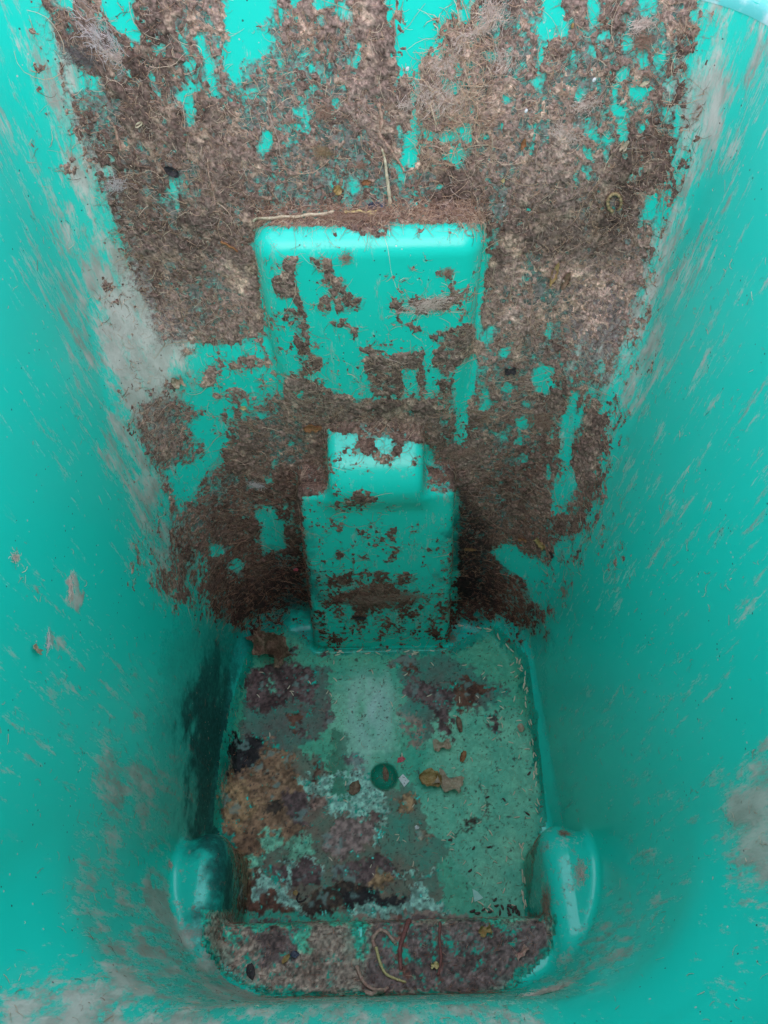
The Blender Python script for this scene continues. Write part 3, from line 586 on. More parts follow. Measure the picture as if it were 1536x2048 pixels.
# ------------------------------------------------------------------ caked dirt: real relief lying on the plastic
FS = Map(0); FS.a = blur(F.a, 1, 2) * .62 + blur(F.a, 5, 2) * .26 + blur(F.a, 14, 2) * .12
FD = Map(0); FD.a = (blur(F.a, 16, 1) > 0.004).astype(np.float32)
def tracem(px, py):                       # many sight lines at once
    px, py = np.atleast_1d(np.array(px, float)), np.atleast_1d(np.array(py, float))
    d = FWD[None] + RTV[None] * ((px - 768) / FPX)[:, None] + UPV[None] * ((1024 - py) / FPX)[:, None]
    d /= np.linalg.norm(d, axis=1, keepdims=True); p = CAM + d * 0.22
    for _ in range(110): p = p + d * np.maximum(field(p) * 0.75, 0)[:, None]
    return p, grad(p)
HZ = Map(0); HZ.poly([(190,480),(300,520),(350,690),(330,770),(230,760)], .8); HZ.poly([(1180,560),(1300,540),(1270,760),(1190,760)], .8); HZ.blur(16, 2)  # mat thinned here so the painted corner glare shows
def cover_wall(p, px, py):                # >0 where the mat sticks
    a = fbm(p, 70, 4, 3, (1, 1, .5)); b = fbm(p, 300, 3, 11, (1, 1, .8)); c = fbm(p, 22, 3, 15, (1, 1, .45))
    t = thin.at(px, py); w = np.clip(t * 2.2, 0, .8); f = fbm(p, 560, 2, 17)
    return (FS.at(px, py) - 0.5) * 0.80 + 0.50 * (1 - w) * a + (0.46 + .15 * w) * b + .45 * w * f - .5 * np.clip(HZ.at(px, py), 0, 1) * np.clip(.6 + f, 0, 1) + 0.28 * (1 - w) * c + 0.03 - 1.2 * t
def keep_wall(c, s):
    px, py = project(c)
    return (FD.at(px, py) > 0.01) & (c[:, 2] < rim_z(c[:, 0]) - .006) & ((py < 1310) | (c[:, 2] > 0.05))
def mixc(a, b, t): return a * (1 - t[:, None]) + b * t[:, None]
A3 = lambda *c: np.array(c, float)[None]
v, q, n = surface(0.00135, keep_wall)
px, py = project(v); C = cover_wall(v, px, py)
lump = fbm(v, 55, 4, 21); lum2 = fbm(v, 260, 3, 31)
h = np.clip(C, -.25, .7) * 0.0026 + np.clip(C * 4, 0, 1) * (np.clip(lump, -.2, 1) * 0.0017 + lum2 * 0.0011)
h = np.where(C < 0, C * 0.004, h)
q = q[C[q].max(1) > -0.12]
dep = np.clip((0.50 - v[:, 2]) / 0.45, 0, 1)                 # further down the mat is darker and browner
hue = np.clip(0.5 + 0.9 * fbm(v, 14, 3, 41), 0, 1); hu2 = np.clip(0.5 + 0.8 * fbm(v, 90, 3, 51), 0, 1)
gr = fbm(v, 640, 2, 45); 
col = mixc(A3(.30, .222, .20), A3(.165, .115, .102), hue)
col = mixc(col, A3(.46, .345, .28), np.clip(hu2 - .60, 0, 1) * 1.8)
col = mixc(col, A3(.135, .052, .038), dep * .9)
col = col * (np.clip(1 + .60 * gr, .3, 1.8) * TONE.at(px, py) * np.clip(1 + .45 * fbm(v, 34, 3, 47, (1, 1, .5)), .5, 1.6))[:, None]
col = col * A3(1.08, .97, .86)
wet_shade = K.at(px, py); col = mixc(col, A3(.016, .012, .013), np.clip(wet_shade * 1.0, 0, .85))  # mat blackened with the mould and the painted crevice shade
u, inv = np.unique(q, return_inverse=True)
vc, nc, qc = v[u] + n[u] * h[u][:, None], n[u], inv.reshape(q.shape)
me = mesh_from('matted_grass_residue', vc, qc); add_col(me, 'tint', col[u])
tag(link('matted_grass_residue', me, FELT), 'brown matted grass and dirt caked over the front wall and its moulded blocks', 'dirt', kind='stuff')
WV, WN, WC, WPX = v, n, C, np.stack([px, py], 1)
print('crust', len(qc), time.time() - T0)

def keep_floor(c, s):
    px, py = project(c)
    return (GZ.at(px, py) > 0.01) & (c[:, 2] < 0.16) & (py > 1230)
GB = Map(0); GB.a = blur(GA.a, 5, 2); SHEEN = Map(0); SHEEN.ell(742, 1420, 42, 72, 1); SHEEN.ell(735, 1500, 30, 60, .6); SHEEN.a = blur(SHEEN.a, 12, 3); GT = Map(0); GT.a = blur(GA.a, 7, 3)
def blur_at(x, y): return GB.at(x, y)
v, q, n = surface(0.00125, keep_floor)
px, py = project(v)
wob = np.stack([fbm(v, 45, 3, 61), fbm(v, 45, 3, 62)], 1) * 13 + np.stack([fbm(v, 190, 3, 63), fbm(v, 190, 3, 64)], 1) * 11
wx, wy = px + wob[:, 0], py + wob[:, 1]
ga, gh = GA.at(wx, wy), GH.at(wx, wy); dim = DIM.at(px, py)
nz = fbm(v, 140, 4, 71); nf = fbm(v, 500, 2, 72); brk = fbm(v, 48, 4, 73)
thk = np.clip((gh - .13) * 9, 0, 1)                     # thick sludge has edges and relief, thin film is only a bloom
C2_ = (blur_at(px, py) * .5 + ga * .5 - 0.42 - .16 * (v[:, 2] > .06) + 0.42 * nz + 0.30 * nf + .15 * brk) * thk + (1 - thk) * (.25 * np.clip(GT.at(px, py) * 8, 0, 1) - .04)
bare = (C2_ < .02) & (GT.at(px, py) > .06); C2_ = np.where(bare, .03, C2_); C2_ = np.where(dim > .5, .2, C2_); thk = thk * (1 - dim)
h = np.where(C2_ > 0, 0.00006 + thk * (1 - .6 * (v[:, 2] > .06)) * (gh * 0.0015 * np.clip(C2_ * 2, 0, 1) + (nz * .5 + nf * .5) * 0.0009 * gh + 0.0003 * gh), C2_ * 0.002)
col = np.stack([g.at(wx, wy) for g in G], 1)
t1 = np.clip(fbm(v, 220, 3, 81) * .9 + .5, 0, 1); wr = fbm(v, 26, 4, 83)
col = col * (1 + (t1 - .5) * (.30 + .60 * thk))[:, None]
gt = GT.at(px, py); lum = np.clip(((ga * .5 + gt * .5) * 1.3 + .30 * wr + .12 * nz) * np.clip(gt * 3 - .1, 0, 1), 0.0, 1) * (1 - thk) + thk
col = mixc(A3(.011, .36, .25), col, lum)
sh = SHEEN.at(px, py) * np.clip(.75 + .9 * fbm(v, 60, 4, 99, (1, .35, 1)), 0, 1); col = mixc(col, A3(.52, .68, .64), sh * .8)  # glossy sky sheen painted into the floor colour
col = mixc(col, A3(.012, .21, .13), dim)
gr2 = fbm(v, 420, 2, 97); col = col * np.clip(1 + .7 * gr2 * (v[:, 2] > .06), .3, 1.8)[:, None]
spk = (1 - dim) * np.clip((fbm(v, 380, 2, 91) - .68 + .14 * brk) * 7, 0, 1); col = mixc(col, A3(.05, .038, .033), spk * .8)
rb = np.clip((brk - .12) * 2.2, 0, .8) * thk; col = mixc(col, col * A3(.60, .54, .52), rb)
pale = np.clip((fbm(v, 60, 4, 95) - .32) * 2.2, 0, .6) * thk * (v[:, 2] < .05); col = mixc(col, A3(.21, .34, .30), pale)
edge = np.clip(C2_ * 4 + .1, 0, 1) * thk + (1 - thk); col = mixc(A3(.03, .27, .20), col, edge); col = np.where(bare[:, None] & (thk > .3)[:, None] & (dim < .5)[:, None], A3(.011, .36, .25), col)
q = q[C2_[q].max(1) > -0.15]
isl = v[:, 2] > 0.06
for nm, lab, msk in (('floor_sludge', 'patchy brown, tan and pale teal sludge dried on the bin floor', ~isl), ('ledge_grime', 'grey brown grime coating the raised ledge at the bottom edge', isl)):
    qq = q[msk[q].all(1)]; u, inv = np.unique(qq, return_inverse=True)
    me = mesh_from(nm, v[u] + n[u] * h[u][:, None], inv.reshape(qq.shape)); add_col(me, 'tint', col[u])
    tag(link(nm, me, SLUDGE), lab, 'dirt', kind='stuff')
FV, FN, FC = v, n, C2_
print('sludge', len(q), time.time() - T0)

# ------------------------------------------------------------------ fibres: thousands of dry grass hairs stuck in the mat
def tubes(paths, rad, cols, sides=3):     # paths (m,k,3), rad (m,k), cols (m,3)
    m, kk, _ = paths.shape
    t = np.gradient(paths, axis=1); t /= np.maximum(np.linalg.norm(t, axis=2, keepdims=True), 1e-9)
    ref = np.where(np.abs(t[..., 2:3]) < .8, np.array([0, 0, 1.0]), np.array([1.0, 0, 0]))
    a = np.cross(t, ref); a /= np.maximum(np.linalg.norm(a, axis=2, keepdims=True), 1e-9); b = np.cross(t, a)
    ang = np.arange(sides) * 2 * math.pi / sides
    ring = paths[:, :, None] + rad[:, :, None, None] * (np.cos(ang)[None, None, :, None] * a[:, :, None] + np.sin(ang)[None, None, :, None] * b[:, :, None])
    v = ring.reshape(-1, 3)
    base = (np.arange(m)[:, None, None] * kk + np.arange(kk - 1)[None, :, None]) * sides
    i = np.arange(sides)[None, None]; j = (i + 1) % sides
    f = np.stack([base + i, base + j, base + sides + j, base + sides + i], -1).reshape(-1, 4)
    return v, f, np.repeat(cols, kk * sides, 0)
def fibre_paths(p, n, length, curl, lift, kk=5, bias=None):
    m = len(p)
    r = RNG.normal(size=(m, 3))
    if bias is not None: r = r * (1 - bias[1]) + np.array(bias[0]) * bias[1] * np.sign(RNG.normal(size=(m, 1)))
    t = r - (r * n).sum(1, keepdims=True) * n; t /= np.linalg.norm(t, axis=1, keepdims=True)
    b = np.cross(n, t); ang = RNG.normal(size=m) * curl
    step = length / (kk - 1); pts = [p]; th = np.zeros(m)
    for i in range(kk - 1):
        th = th + ang + RNG.normal(size=m) * curl * .6
        pts.append(pts[-1] + (np.cos(th)[:, None] * t + np.sin(th)[:, None] * b) * step[:, None])
    pts = np.stack(pts, 1)
    prof = np.sin(np.linspace(0.15, 2.6, kk))[None] * lift[:, None] + 0.0003
    flat = pts.reshape(-1, 3); d = field(flat); g = np.repeat(n, kk, 0)
    flat = flat + g * (np.clip(prof.reshape(-1) - d, -.01, .01))[:, None]
    return flat.reshape(m, kk, 3)
PAL = np.array([(.50, .34, .25), (.38, .24, .17), (.22, .12, .085), (.42, .32, .29), (.12, .07, .055), (.60, .46, .37), (.28, .16, .12)]) * np.array([1.04, .98, .86])
def fibre_obj(name, label, p, n, lmin, lmax, rmin, rmax, lift, w, curl=.35, bias=None, kk=5):
    m = len(p); L = lmin + (lmax - lmin) * RNG.random(m) ** 2
    P_ = fibre_paths(p, n, L, curl, lift * RNG.random(m), kk, bias)
    R = (rmin + (rmax - rmin) * RNG.random(m) ** 2)[:, None] * np.linspace(1, .55, kk)[None]
    c = PAL[RNG.choice(len(PAL), m, p=np.array(w) / sum(w))] * (.7 + .6 * RNG.random((m, 1)))
    low_dark = np.clip((0.48 - p[:, 2]) / 0.4, 0, 1)[:, None]; c = c * (1 - low_dark * np.array([.12, .42, .46]))        # darker, redder straw lower down
    return P_, R, c
def merge(name, label, sets, cat='fibres'):
    vs, fs, cs, o = [], [], [], 0
    for P_, R, c in sets:
        v, f, cc = tubes(P_, R, c); vs.append(v); fs.append(f + o); cs.append(cc); o += len(v)
    me = mesh_from(name, np.concatenate(vs), np.concatenate(fs)); add_col(me, 'tint', np.concatenate(cs))
    tag(link(name, me, FIBRE), label, cat, kind='stuff')
def pick(mask, m): i = np.where(mask)[0]; return i[RNG.integers(0, len(i), m)]
zz = WV[:, 2]; hi_ = zz > .40
ds = np.clip(WC, 0, 1)
s1 = pick((WC > .0) & hi_, 24000); s2 = pick((WC > .0) & ~hi_, 22000); s3 = pick((WC > -.10) & (WC < .12), 7000); s4 = pick(WC > .0, 2200)
tanm = (WPX[:, 1] < 330) & (WPX[:, 0] > 840) & (WPX[:, 0] < 985) & (WC > 0); s5 = pick(tanm, 900)
topm = (np.abs(WPX[:, 1] - 432) < 24) & (WPX[:, 0] > 520) & (WPX[:, 0] < 970) & (WC > -.1); s6 = pick(topm, 1500)
sets = []
for s, a in ((s1, (.003, .012, .00012, .00032, .0022, (4, 2.5, 1.5, 4, 1.0, 3.0, 1), .35)), (s2, (.003, .010, .00010, .00028, .0022, (3, 3.5, 2.5, 1, 1.5, 1.2, 3), .30)), (s3, (.003, .011, .00012, .00028, .0015, (3, 2, 2, 2, 1, 1.5, 2), .4)),
             (s4, (.014, .042, .00016, .00034, .004, (3, 1, .5, 3, .3, 3, .5), .28)), (s5, (.006, .026, .00016, .0004, .004, (5, 1, 0, 1, 0, 5, 0), .35)), (s6, (.005, .020, .00014, .0003, .006, (3, 3, 1, 1, .5, 2, 2), .4))):
    P_, R, c = fibre_obj('', '', WV[s] + WN[s] * (ds[s] * .0035)[:, None], WN[s], a[0], a[1], a[2], a[3], a[4], a[5], a[6], kk=7 if a[1] > .03 else 4)
    if a[1] < .03: pass
    sets.append((P_, R, c))
merge('dry_grass_fibres', 'fine tan and brown dry grass fibres matted into the front wall dirt', sets)
fl = np.concatenate([pick((FC > .05), 3500), pick((FC > .0) & (FV[:, 2] > .06), 2500)])
vf = pick((V[:, 2] < .70) & (V[:, 2] > .02), 26000)
pfx, pfy = project(V[vf]); inside = (pfx > 0) & (pfx < 1536) & (pfy > 0) & (pfy < 2048)
wgt = np.clip(P.at(pfx, pfy) * .5 + .03 + .05 * K.at(pfx, pfy), 0, 1); vf = vf[inside & (RNG.random(len(vf)) < wgt)]
sets = [fibre_obj('', '', FV[fl], FN[fl], .002, .009, .00012, .0003, .001, (2, 2, 2, 2, 2, 1, 2), kk=4),
        fibre_obj('', '', V[vf], NV[vf], .002, .010, .00012, .00026, .0012, (2, 1, .4, 4, .6, 4, .5), bias=((0, 0, 1), .55), kk=4)]
merge('loose_hair_fibres', 'sparse short pale hairs clinging to the side walls and floor', sets)
print('polys', sum(len(o.data.polygons) for o in S.objects if o.type=='MESH'));print('fibres', len(vf), time.time() - T0)

# ------------------------------------------------------------------ single pieces of litter, each a thing of its own
MC = {}
def cmat(name, c1, c2, scale=400, rough=.7, spec=.25, dots=None):
    if name in MC: return MC[name]
    m, nt, B = mat(name); k = N(nt)
    c = k.mix(k.ramp(k.noise(scale, 4, .65), .36, .64), c4(c1), c4(c2))
    if dots: c = k.mix(k.ramp(k.noise(scale * 2.2, 2, .5, off=(5, 5, 5)), .60, .66), c, c4(dots))
    nt.links.new(c, B.inputs['Base Color']); B.inputs['Roughness'].default_value = rough; B.inputs['Specular IOR Level'].default_value = spec
    nt.links.new(k.bump(k.noise(scale * 1.5, 3), .5, .0008), B.inputs['Normal']); MC[name] = m; return m
def frame(px, py, rot=0.0, lift=0.0):     # local frame on the surface: x to the photo's right, y up the photo, z out of the surface
    p, n = tracem(px, py); p, n = p[0], n[0]
    x = RTV - n * (RTV @ n); x /= np.linalg.norm(x); y = np.cross(n, x)
    a = math.radians(rot); X = x * math.cos(a) + y * math.sin(a); Y = np.cross(n, X); p = p + n * lift
    return Matrix(((X[0], Y[0], n[0], p[0]), (X[1], Y[1], n[1], p[1]), (X[2], Y[2], n[2], p[2]), (0, 0, 0, 1)))
def scale_at(px, py):                     # metres per photograph pixel there
    p, _ = tracem(px, py); return float((p[0] - CAM) @ FWD) / FPX
def put(name, me, mt, M, label, cat, group=None):
    o = link(name, me, mt); o.matrix_world = M; return tag(o, label, cat, group)
def sheet(name, outline, nu=18, nv=12, th=.0006, curl=0.0, crumple=.002, seed=0, fold=0.0):
    # a thin curled sheet with both faces: outline(u)-> (lower, upper) half heights for u in -1..1 ; unit size
    u = np.linspace(-1, 1, nu); w = np.linspace(-1, 1, nv); U, Wv = np.meshgrid(u, w, indexing='ij')
    lo, up = outline(U); y = np.where(Wv < 0, Wv * lo, Wv * up); x = U.copy()
    p = np.stack([x, y, np.zeros_like(x)], -1).reshape(-1, 3)
    e = fbm(p + seed * 3.7, 3.0, 3, seed); e2 = fbm(p + seed * 5.1, 2.2, 3, seed + 5)
    p[:, :2] *= (1 + .16 * e)[:, None]
    return p, e2, (U.ravel(), Wv.ravel()), (nu, nv)
def leaf(name, px, py, w, h, rot, mt, label, cat='leaf', curl=.3, crumple=.2, seed=1, shape='leaf', lift=.0008):
    s = scale_at(px, py); w, h = w * s / 2, h * s / 2
    def ol(U):
        if shape == 'leaf': a = np.clip(1 - np.abs(U) ** 2.2, 0.02, 1) ** .7; return a, a
        if shape == 'torn': a = .75 + .25 * np.sin(U * 5 + seed); return np.clip(a, .1, 1), np.clip(.7 + .3 * np.cos(U * 4 + seed * 2), .1, 1)
        a = np.clip(1 - U * U, .02, 1) ** .5; return a, a
    p, e2, (U, Wv), (nu, nv) = sheet(name, ol, seed=seed)
    m = min(w, h)
    z = curl * m * (Wv ** 2 * 1.2 + .5 * U ** 2) + crumple * m * e2 + m * .25 * np.exp(-(Wv / .18) ** 2) * (shape == 'leaf') * .4
    P3 = np.stack([p[:, 0] * w, p[:, 1] * h, z - z.min() + lift], 1)
    i = np.arange(nu - 1)[:, None] * nv + np.arange(nv - 1)[None]
    f = np.stack([i, i + nv, i + nv + 1, i + 1], -1).reshape(-1, 4)
    bt = P3.copy(); bt[:, 2] -= .0004; o = len(P3)
    rim = list(range(0, nv)) + list(range(2 * nv - 1, nu * nv, nv)) + list(range(nu * nv - 2, (nu - 1) * nv - 1, -1)) + list(range((nu - 2) * nv, 0, -nv))
    rm = np.array(rim); nx = np.roll(rm, -1)
    fs = np.concatenate([f, f[:, ::-1] + o, np.stack([rm, nx, nx + o, rm + o], 1)])
    return put(name, mesh_from(name, np.concatenate([P3, bt]), fs), mt, frame(px, py, rot), label, cat)
def scrap(name, pts, mt, label, cat='scrap', th=.0007, lift=.0012, bend=.0006):   # flat piece cut to an outline in photo pixels
    pts = np.array(pts, float); c = pts.mean(0); s = scale_at(*c); q = (pts - c) * s; q[:, 1] *= -1
    q2 = []
    for a, b in zip(q, np.roll(q, -1, 0)):
        for t in (0, .33, .66): q2.append(a + (b - a) * t)
    q = np.array(q2); n = len(q); z = bend * np.sin(np.arange(n) * 1.3)
    top = np.concatenate([q, (lift + th + z)[:, None]], 1); bot = np.concatenate([q, (lift + z)[:, None]], 1)
    v = np.concatenate([top, bot, [[0, 0, lift + th + bend * .5]], [[0, 0, lift]]]); i = np.arange(n); j = (i + 1) % n
    tri = np.concatenate([np.stack([j, i, np.full(n, 2 * n)], 1), np.stack([i + n, j + n, np.full(n, 2 * n + 1)], 1), np.stack([i, j, j + n], 1), np.stack([i, j + n, i + n], 1)])
    return put(name, mesh_from(name, v, tri, smooth=False), mt, frame(*c), label, cat)
def straw(name, pts, r0, r1, mt, label, cat='straw', lift=.0012, sides=6, flat=False):
    pts = np.array(pts, float)
    t = np.linspace(0, len(pts) - 1, 6 * len(pts)); i = np.minimum(t.astype(int), len(pts) - 2); f = (t - i)[:, None]
    g = lambda k: pts[np.clip(i + k, 0, len(pts) - 1)]
    sp = .5 * ((2 * g(0)) + (-g(-1) + g(1)) * f + (2 * g(-1) - 5 * g(0) + 4 * g(1) - g(2)) * f ** 2 + (-g(-1) + 3 * g(0) - 3 * g(1) + g(2)) * f ** 3)
    p, n = tracem(sp[:, 0], sp[:, 1]); 
    p = p + n * (lift + .0006 * np.sin(np.arange(len(p)) * .9))[:, None] if np.ndim(lift) else p + n * (lift + .0006 * np.sin(np.arange(len(p)) * .9)[:, None])
    c = p.mean(0); R = np.linspace(r0, r1, len(p)) * (1 + .15 * np.sin(np.arange(len(p)) * 1.7))
    v, fc, _ = tubes((p - c)[None], R[None], np.zeros((1, 3)), sides)
    k = len(p); fc = np.concatenate([fc, [[0, 1, 2, 3]], [[sides * (k - 1) + q for q in (3, 2, 1, 0)]]])
    return put(name, mesh_from(name, v, fc), mt, Matrix.Translation(Vector(c)), label, cat)
def blob(name, px, py, w, h, rot, mt, label, cat, seed=1, rough=.35, flat=.5, lift=0.0):
    s = scale_at(px, py); a, b = 14, 10
    th = np.linspace(0, 2 * math.pi, a, endpoint=False); ph = np.linspace(0.12, math.pi - .12, b); T, Ph = np.meshgrid(th, ph, indexing='ij')
    d = np.stack([np.cos(T) * np.sin(Ph), np.sin(T) * np.sin(Ph), np.cos(Ph)], -1).reshape(-1, 3)
    d = d * (1 + rough * fbm(d + seed * 7.7, 1.6, 3, seed))[:, None]
    v = d * np.array([w * s / 2, h * s / 2, min(w, h) * s / 2 * flat]); v[:, 2] += min(w, h) * s / 2 * flat * .6 + lift
    i = (np.arange(a)[:, None] * b + np.arange(b - 1)[None]); j = (np.arange(a)[:, None] + 1) % a * b + np.arange(b - 1)[None]
    f = np.stack([i, i + 1, j + 1, j], -1).reshape(-1, 4)
    return put(name, mesh_from(name, v, f), mt, frame(px, py, rot), label, cat)
def tuft(name, px, py, w, h, rot, n, mt, label, cat='tuft', seed=1, ln=.5, r=.00014, thick=.003):
    n = int(n * 1.5)
    s = scale_at(px, py); w, h = w * s / 2, h * s / 2
    c = RNG.normal(size=(n, 3)) * np.array([w * .42, h * .42, thick * .35]); c[:, 2] = np.abs(c[:, 2]) + .0006
    L = (.35 + RNG.random(n)) * max(w, h) * ln; a = RNG.normal(size=n) * .5 + np.where(RNG.random(n) < .5, 0, math.pi); cv = RNG.normal(size=n) * .22
    pts = [c]; kk = 6
    for i in range(kk - 1):
        st_ = np.stack([np.cos(a), np.sin(a), RNG.normal(size=n) * .18], 1) * (L / (kk - 1))[:, None]; q = pts[-1] + st_; q[:, 2] = np.maximum(q[:, 2], .0004); pts.append(q); a = a + cv + RNG.normal(size=n) * .2
    v, f, _ = tubes(np.stack(pts, 1), np.full((n, kk), r) * (.6 + .8 * RNG.random((n, 1))), np.zeros((n, 3)))
    return put(name, mesh_from(name, v, f), mt, frame(px, py, rot), label, cat)

LB = cmat('dry_brown_leaf', (.11, .062, .038), (.25, .155, .095), 260)
LO_ = cmat('ochre_leaf', (.27, .155, .045), (.40, .27, .12), 220)
LT = cmat('tan_leaf', (.33, .235, .145), (.44, .34, .24), 300)
LR = cmat('rust_leaf', (.20, .075, .030), (.33, .15, .06), 300)
LD = cmat('dark_leaf', (.022, .018, .020), (.06, .045, .042), 300)
NAV = cmat('navy_scrap', (.035, .04, .06), (.09, .095, .13), 200, .4)
STR = cmat('pale_straw', (.46, .36, .23), (.60, .50, .35), 500)
YEL = cmat('yellow_straw', (.47, .33, .13), (.60, .46, .22), 500)
TAN = cmat('tan_hair', (.60, .44, .36), (.78, .62, .52), 500)
BRN = cmat('brown_hair', (.28, .15, .10), (.46, .29, .21), 500)
PNK = cmat('pink_stem', (.36, .17, .13), (.46, .28, .21), 300)
RED = cmat('red_stem', (.17, .050, .042), (.26, .09, .075), 300)
WHT = cmat('white_paper', (.62, .60, .57), (.70, .68, .65), 200, .8, .2, (.18, .14, .12))
MIN = cmat('mint_scrap', (.33, .58, .48), (.42, .66, .56), 200)
PET = cmat('pink_petal', (.52, .07, .09), (.66, .16, .17), 300)
DWN = cmat('grey_down', (.56, .46, .43), (.72, .62, .58), 500)

# on the floor
leaf('dry_leaf', 528, 1303, 84, 58, -38, LB, 'crumpled brown dry leaf in the far left corner of the floor', curl=.9, crumple=1.0, seed=3, shape='torn')
leaf('dry_leaf', 862, 1562, 46, 34, -8, LO_, 'ochre curled leaf right of the white paper scrap', curl=.6, crumple=.4, seed=5)
leaf('dry_leaf', 897, 1568, 52, 40, -22, LT, 'papery beige leaf half joined to the ochre leaf on the floor', curl=.4, crumple=.4, seed=8, shape='torn')
leaf('dry_leaf', 884, 1494, 34, 24, 6, LT, 'small tan folded leaf above the ochre leaf on the floor', curl=.6, crumple=.5, seed=11, shape='torn')
leaf('dry_leaf', 710, 1578, 22, 30, -25, LB, 'little brown triangular leaf left of the round dimple', curl=.5, crumple=.3, seed=13)
leaf('dry_leaf', 926, 1514, 12, 24, -20, LR, 'thin rust red leaf sliver right of the tan folded leaf', curl=.5, crumple=.3, seed=17)
leaf('dry_leaf', 1043, 1457, 13, 18, 0, LT, 'tiny tan leaf bit near the right edge of the floor', curl=.5, crumple=.3, seed=19)
leaf('dry_leaf', 918, 1450, 12, 34, 8, LB, 'narrow brown leaf strip above the purple stain on the right of the floor', curl=.5, crumple=.3, seed=23)
leaf('dry_leaf', 772, 1548, 13, 26, 10, LB, 'brown leaf sliver lying inside the round dimple', curl=.3, crumple=.3, seed=27)
scrap('paper_scrap', [(797,1558),(806,1549),(819,1563),(808,1574)], WHT, 'small white paper square with grey dots beside the round dimple', 'paper')
scrap('petal', [(794,1526),(796,1516),(805,1514),(812,1518),(806,1524)], PET, 'bright pink petal fragment above the white paper square', 'petal', bend=.0012)
scrap('plastic_scrap', [(945,1779),(956,1785),(966,1796),(948,1803)], MIN, 'pale mint scrap near the bottom right of the floor', 'scrap')
blob('crumb', 834, 1655, 8, 7, 0, WHT, 'white crumb on the pinkish patch of the floor', 'crumb', 2)
blob('crumb', 591, 1786, 10, 10, 0, LO_, 'orange crumb in the dark sludge at the bottom of the floor', 'crumb', 4)
straw('curled_stem', [(598,1787),(594,1797),(597,1804),(606,1802),(612,1797)], .0012, .0009, LD, 'dark curled stem at the end of the teal fibrous strip', 'stem')
# on the ledge
straw('curled_stem', [(749,1893),(746,1878),(758,1862),(772,1864),(783,1877),(792,1889)], .0022, .0016, PNK, 'pinkish tan arched stem in the middle of the ledge', 'stem')
straw('curled_stem', [(752,1895),(760,1925),(772,1948),(792,1958),(812,1965)], .0017, .0011, YEL, 'long yellowish stem hanging below the arched stem on the ledge', 'stem')
straw('curled_stem', [(714,1933),(722,1955),(736,1974),(757,1982),(777,1977)], .0022, .0014, PNK, 'pink hooked stem at the lower edge of the ledge', 'stem')
straw('curled_stem', [(731,1990),(752,1989),(772,1983)], .0021, .0018, PNK, 'short pink stub lying under the hooked stem', 'stem')
straw('red_strand', [(818,1842),(808,1868),(800,1900),(802,1940)], .0028, .0020, RED, 'wide dull red strand running down the ledge', 'strand', lift=.0004)
straw('red_strand', [(880,1846),(879,1880),(882,1915),(876,1950)], .0016, .0012, RED, 'thin dull red strand right of the wide red one', 'strand', lift=.0004)
leaf('leaf_fragment', 970, 1862, 26, 20, 20, LO_, 'mottled ochre fragment on the right of the ledge', 'leaf', curl=.3, crumple=.5, seed=29, shape='torn')
leaf('leaf_fragment', 870, 1931, 16, 14, 0, YEL, 'pale yellow fragment low in the middle of the ledge', 'leaf', curl=.4, crumple=.4, seed=31, shape='torn')
leaf('leaf_fragment', 1043, 1906, 30, 14, 40, PNK, 'salmon coloured fragment at the right end of the ledge', 'leaf', curl=.4, crumple=.5, seed=33, shape='torn')
leaf('leaf_fragment', 572, 1918, 22, 10, 45, LO_, 'small ochre fragment on the left of the ledge', 'leaf', curl=.4, crumple=.4, seed=35)
leaf('leaf_fragment', 590, 1909, 18, 12, 0, NAV, 'small slate blue fragment beside the ochre fragment on the ledge', 'leaf', curl=.3, crumple=.4, seed=37)
blob('clump', 502, 1942, 16, 30, 10, LD, 'dark soft clump at the left end of the ledge', 'clump', 5, .4, .4)
tuft('hair_tuft', 1095, 1812, 34, 80, 80, 120, BRN, 'tangled brown tuft below the right wheel arch', ln=.7)
tuft('hair_tuft', 1095, 1985, 120, 40, 30, 150, TAN, 'wispy pale tuft below the right end of the ledge', ln=.7, thick=.002)
# on the upper front wall and the blocks
straw('straw', [(512,442),(560,441),(615,437),(668,431)], .0012, .0015, STR, 'long pale straw lying along the top of the big block', lift=.003)
straw('straw', [(690,434),(715,431),(735,434),(752,431),(746,437),(735,439)], .0012, .0010, YEL, 'yellow curled straw on top of the big block', lift=.004)
leaf('plastic_scrap', 752, 412, 34, 16, 5, NAV, 'navy blue scrap above the middle of the big block', 'scrap', curl=.3, crumple=.5, seed=41, shape='torn')
straw('straw', [(764,296),(770,318),(773,345),(777,375),(781,413)], .0009, .0018, STR, 'long upright blade of straw above the middle of the big block')
straw('straw', [(757,205),(764,240),(760,268),(772,285),(790,310),(808,340)], .0016, .0010, BRN, 'twisted brown straw above the upright blade')
tuft('hair_tuft', 983, 25, 36, 62, 70, 170, TAN, 'cream hair tuft at the top edge right of the bare patch', ln=.8)
tuft('hair_tuft', 950, 62, 60, 18, 20, 130, TAN, 'cream hair streak trailing left from the top tuft', ln=.7)
tuft('hair_tuft', 884, 126, 44, 30, 15, 150, TAN, 'bright cream knot of hair right of the bare patch', ln=.7)
tuft('hair_tuft', 915, 92, 34, 40, 60, 110, TAN, 'cream hair loop above the bright cream knot', ln=.7)
tuft('hair_tuft', 872, 190, 60, 130, 75, 320, TAN, 'large pale felted hair mass beside the bare green channel', ln=.35)
tuft('hair_tuft', 812, 207, 26, 22, 0, 90, TAN, 'small tan hair knot on the green channel', ln=.8)
tuft('hair_tuft', 1284, 48, 46, 26, 15, 140, TAN, 'pale tuft of hair near the top right of the wall', ln=.7)
tuft('hair_tuft', 1285, 78, 40, 44, 0, 170, BRN, 'pinkish brown hair ball under the pale top right tuft', ln=.6)
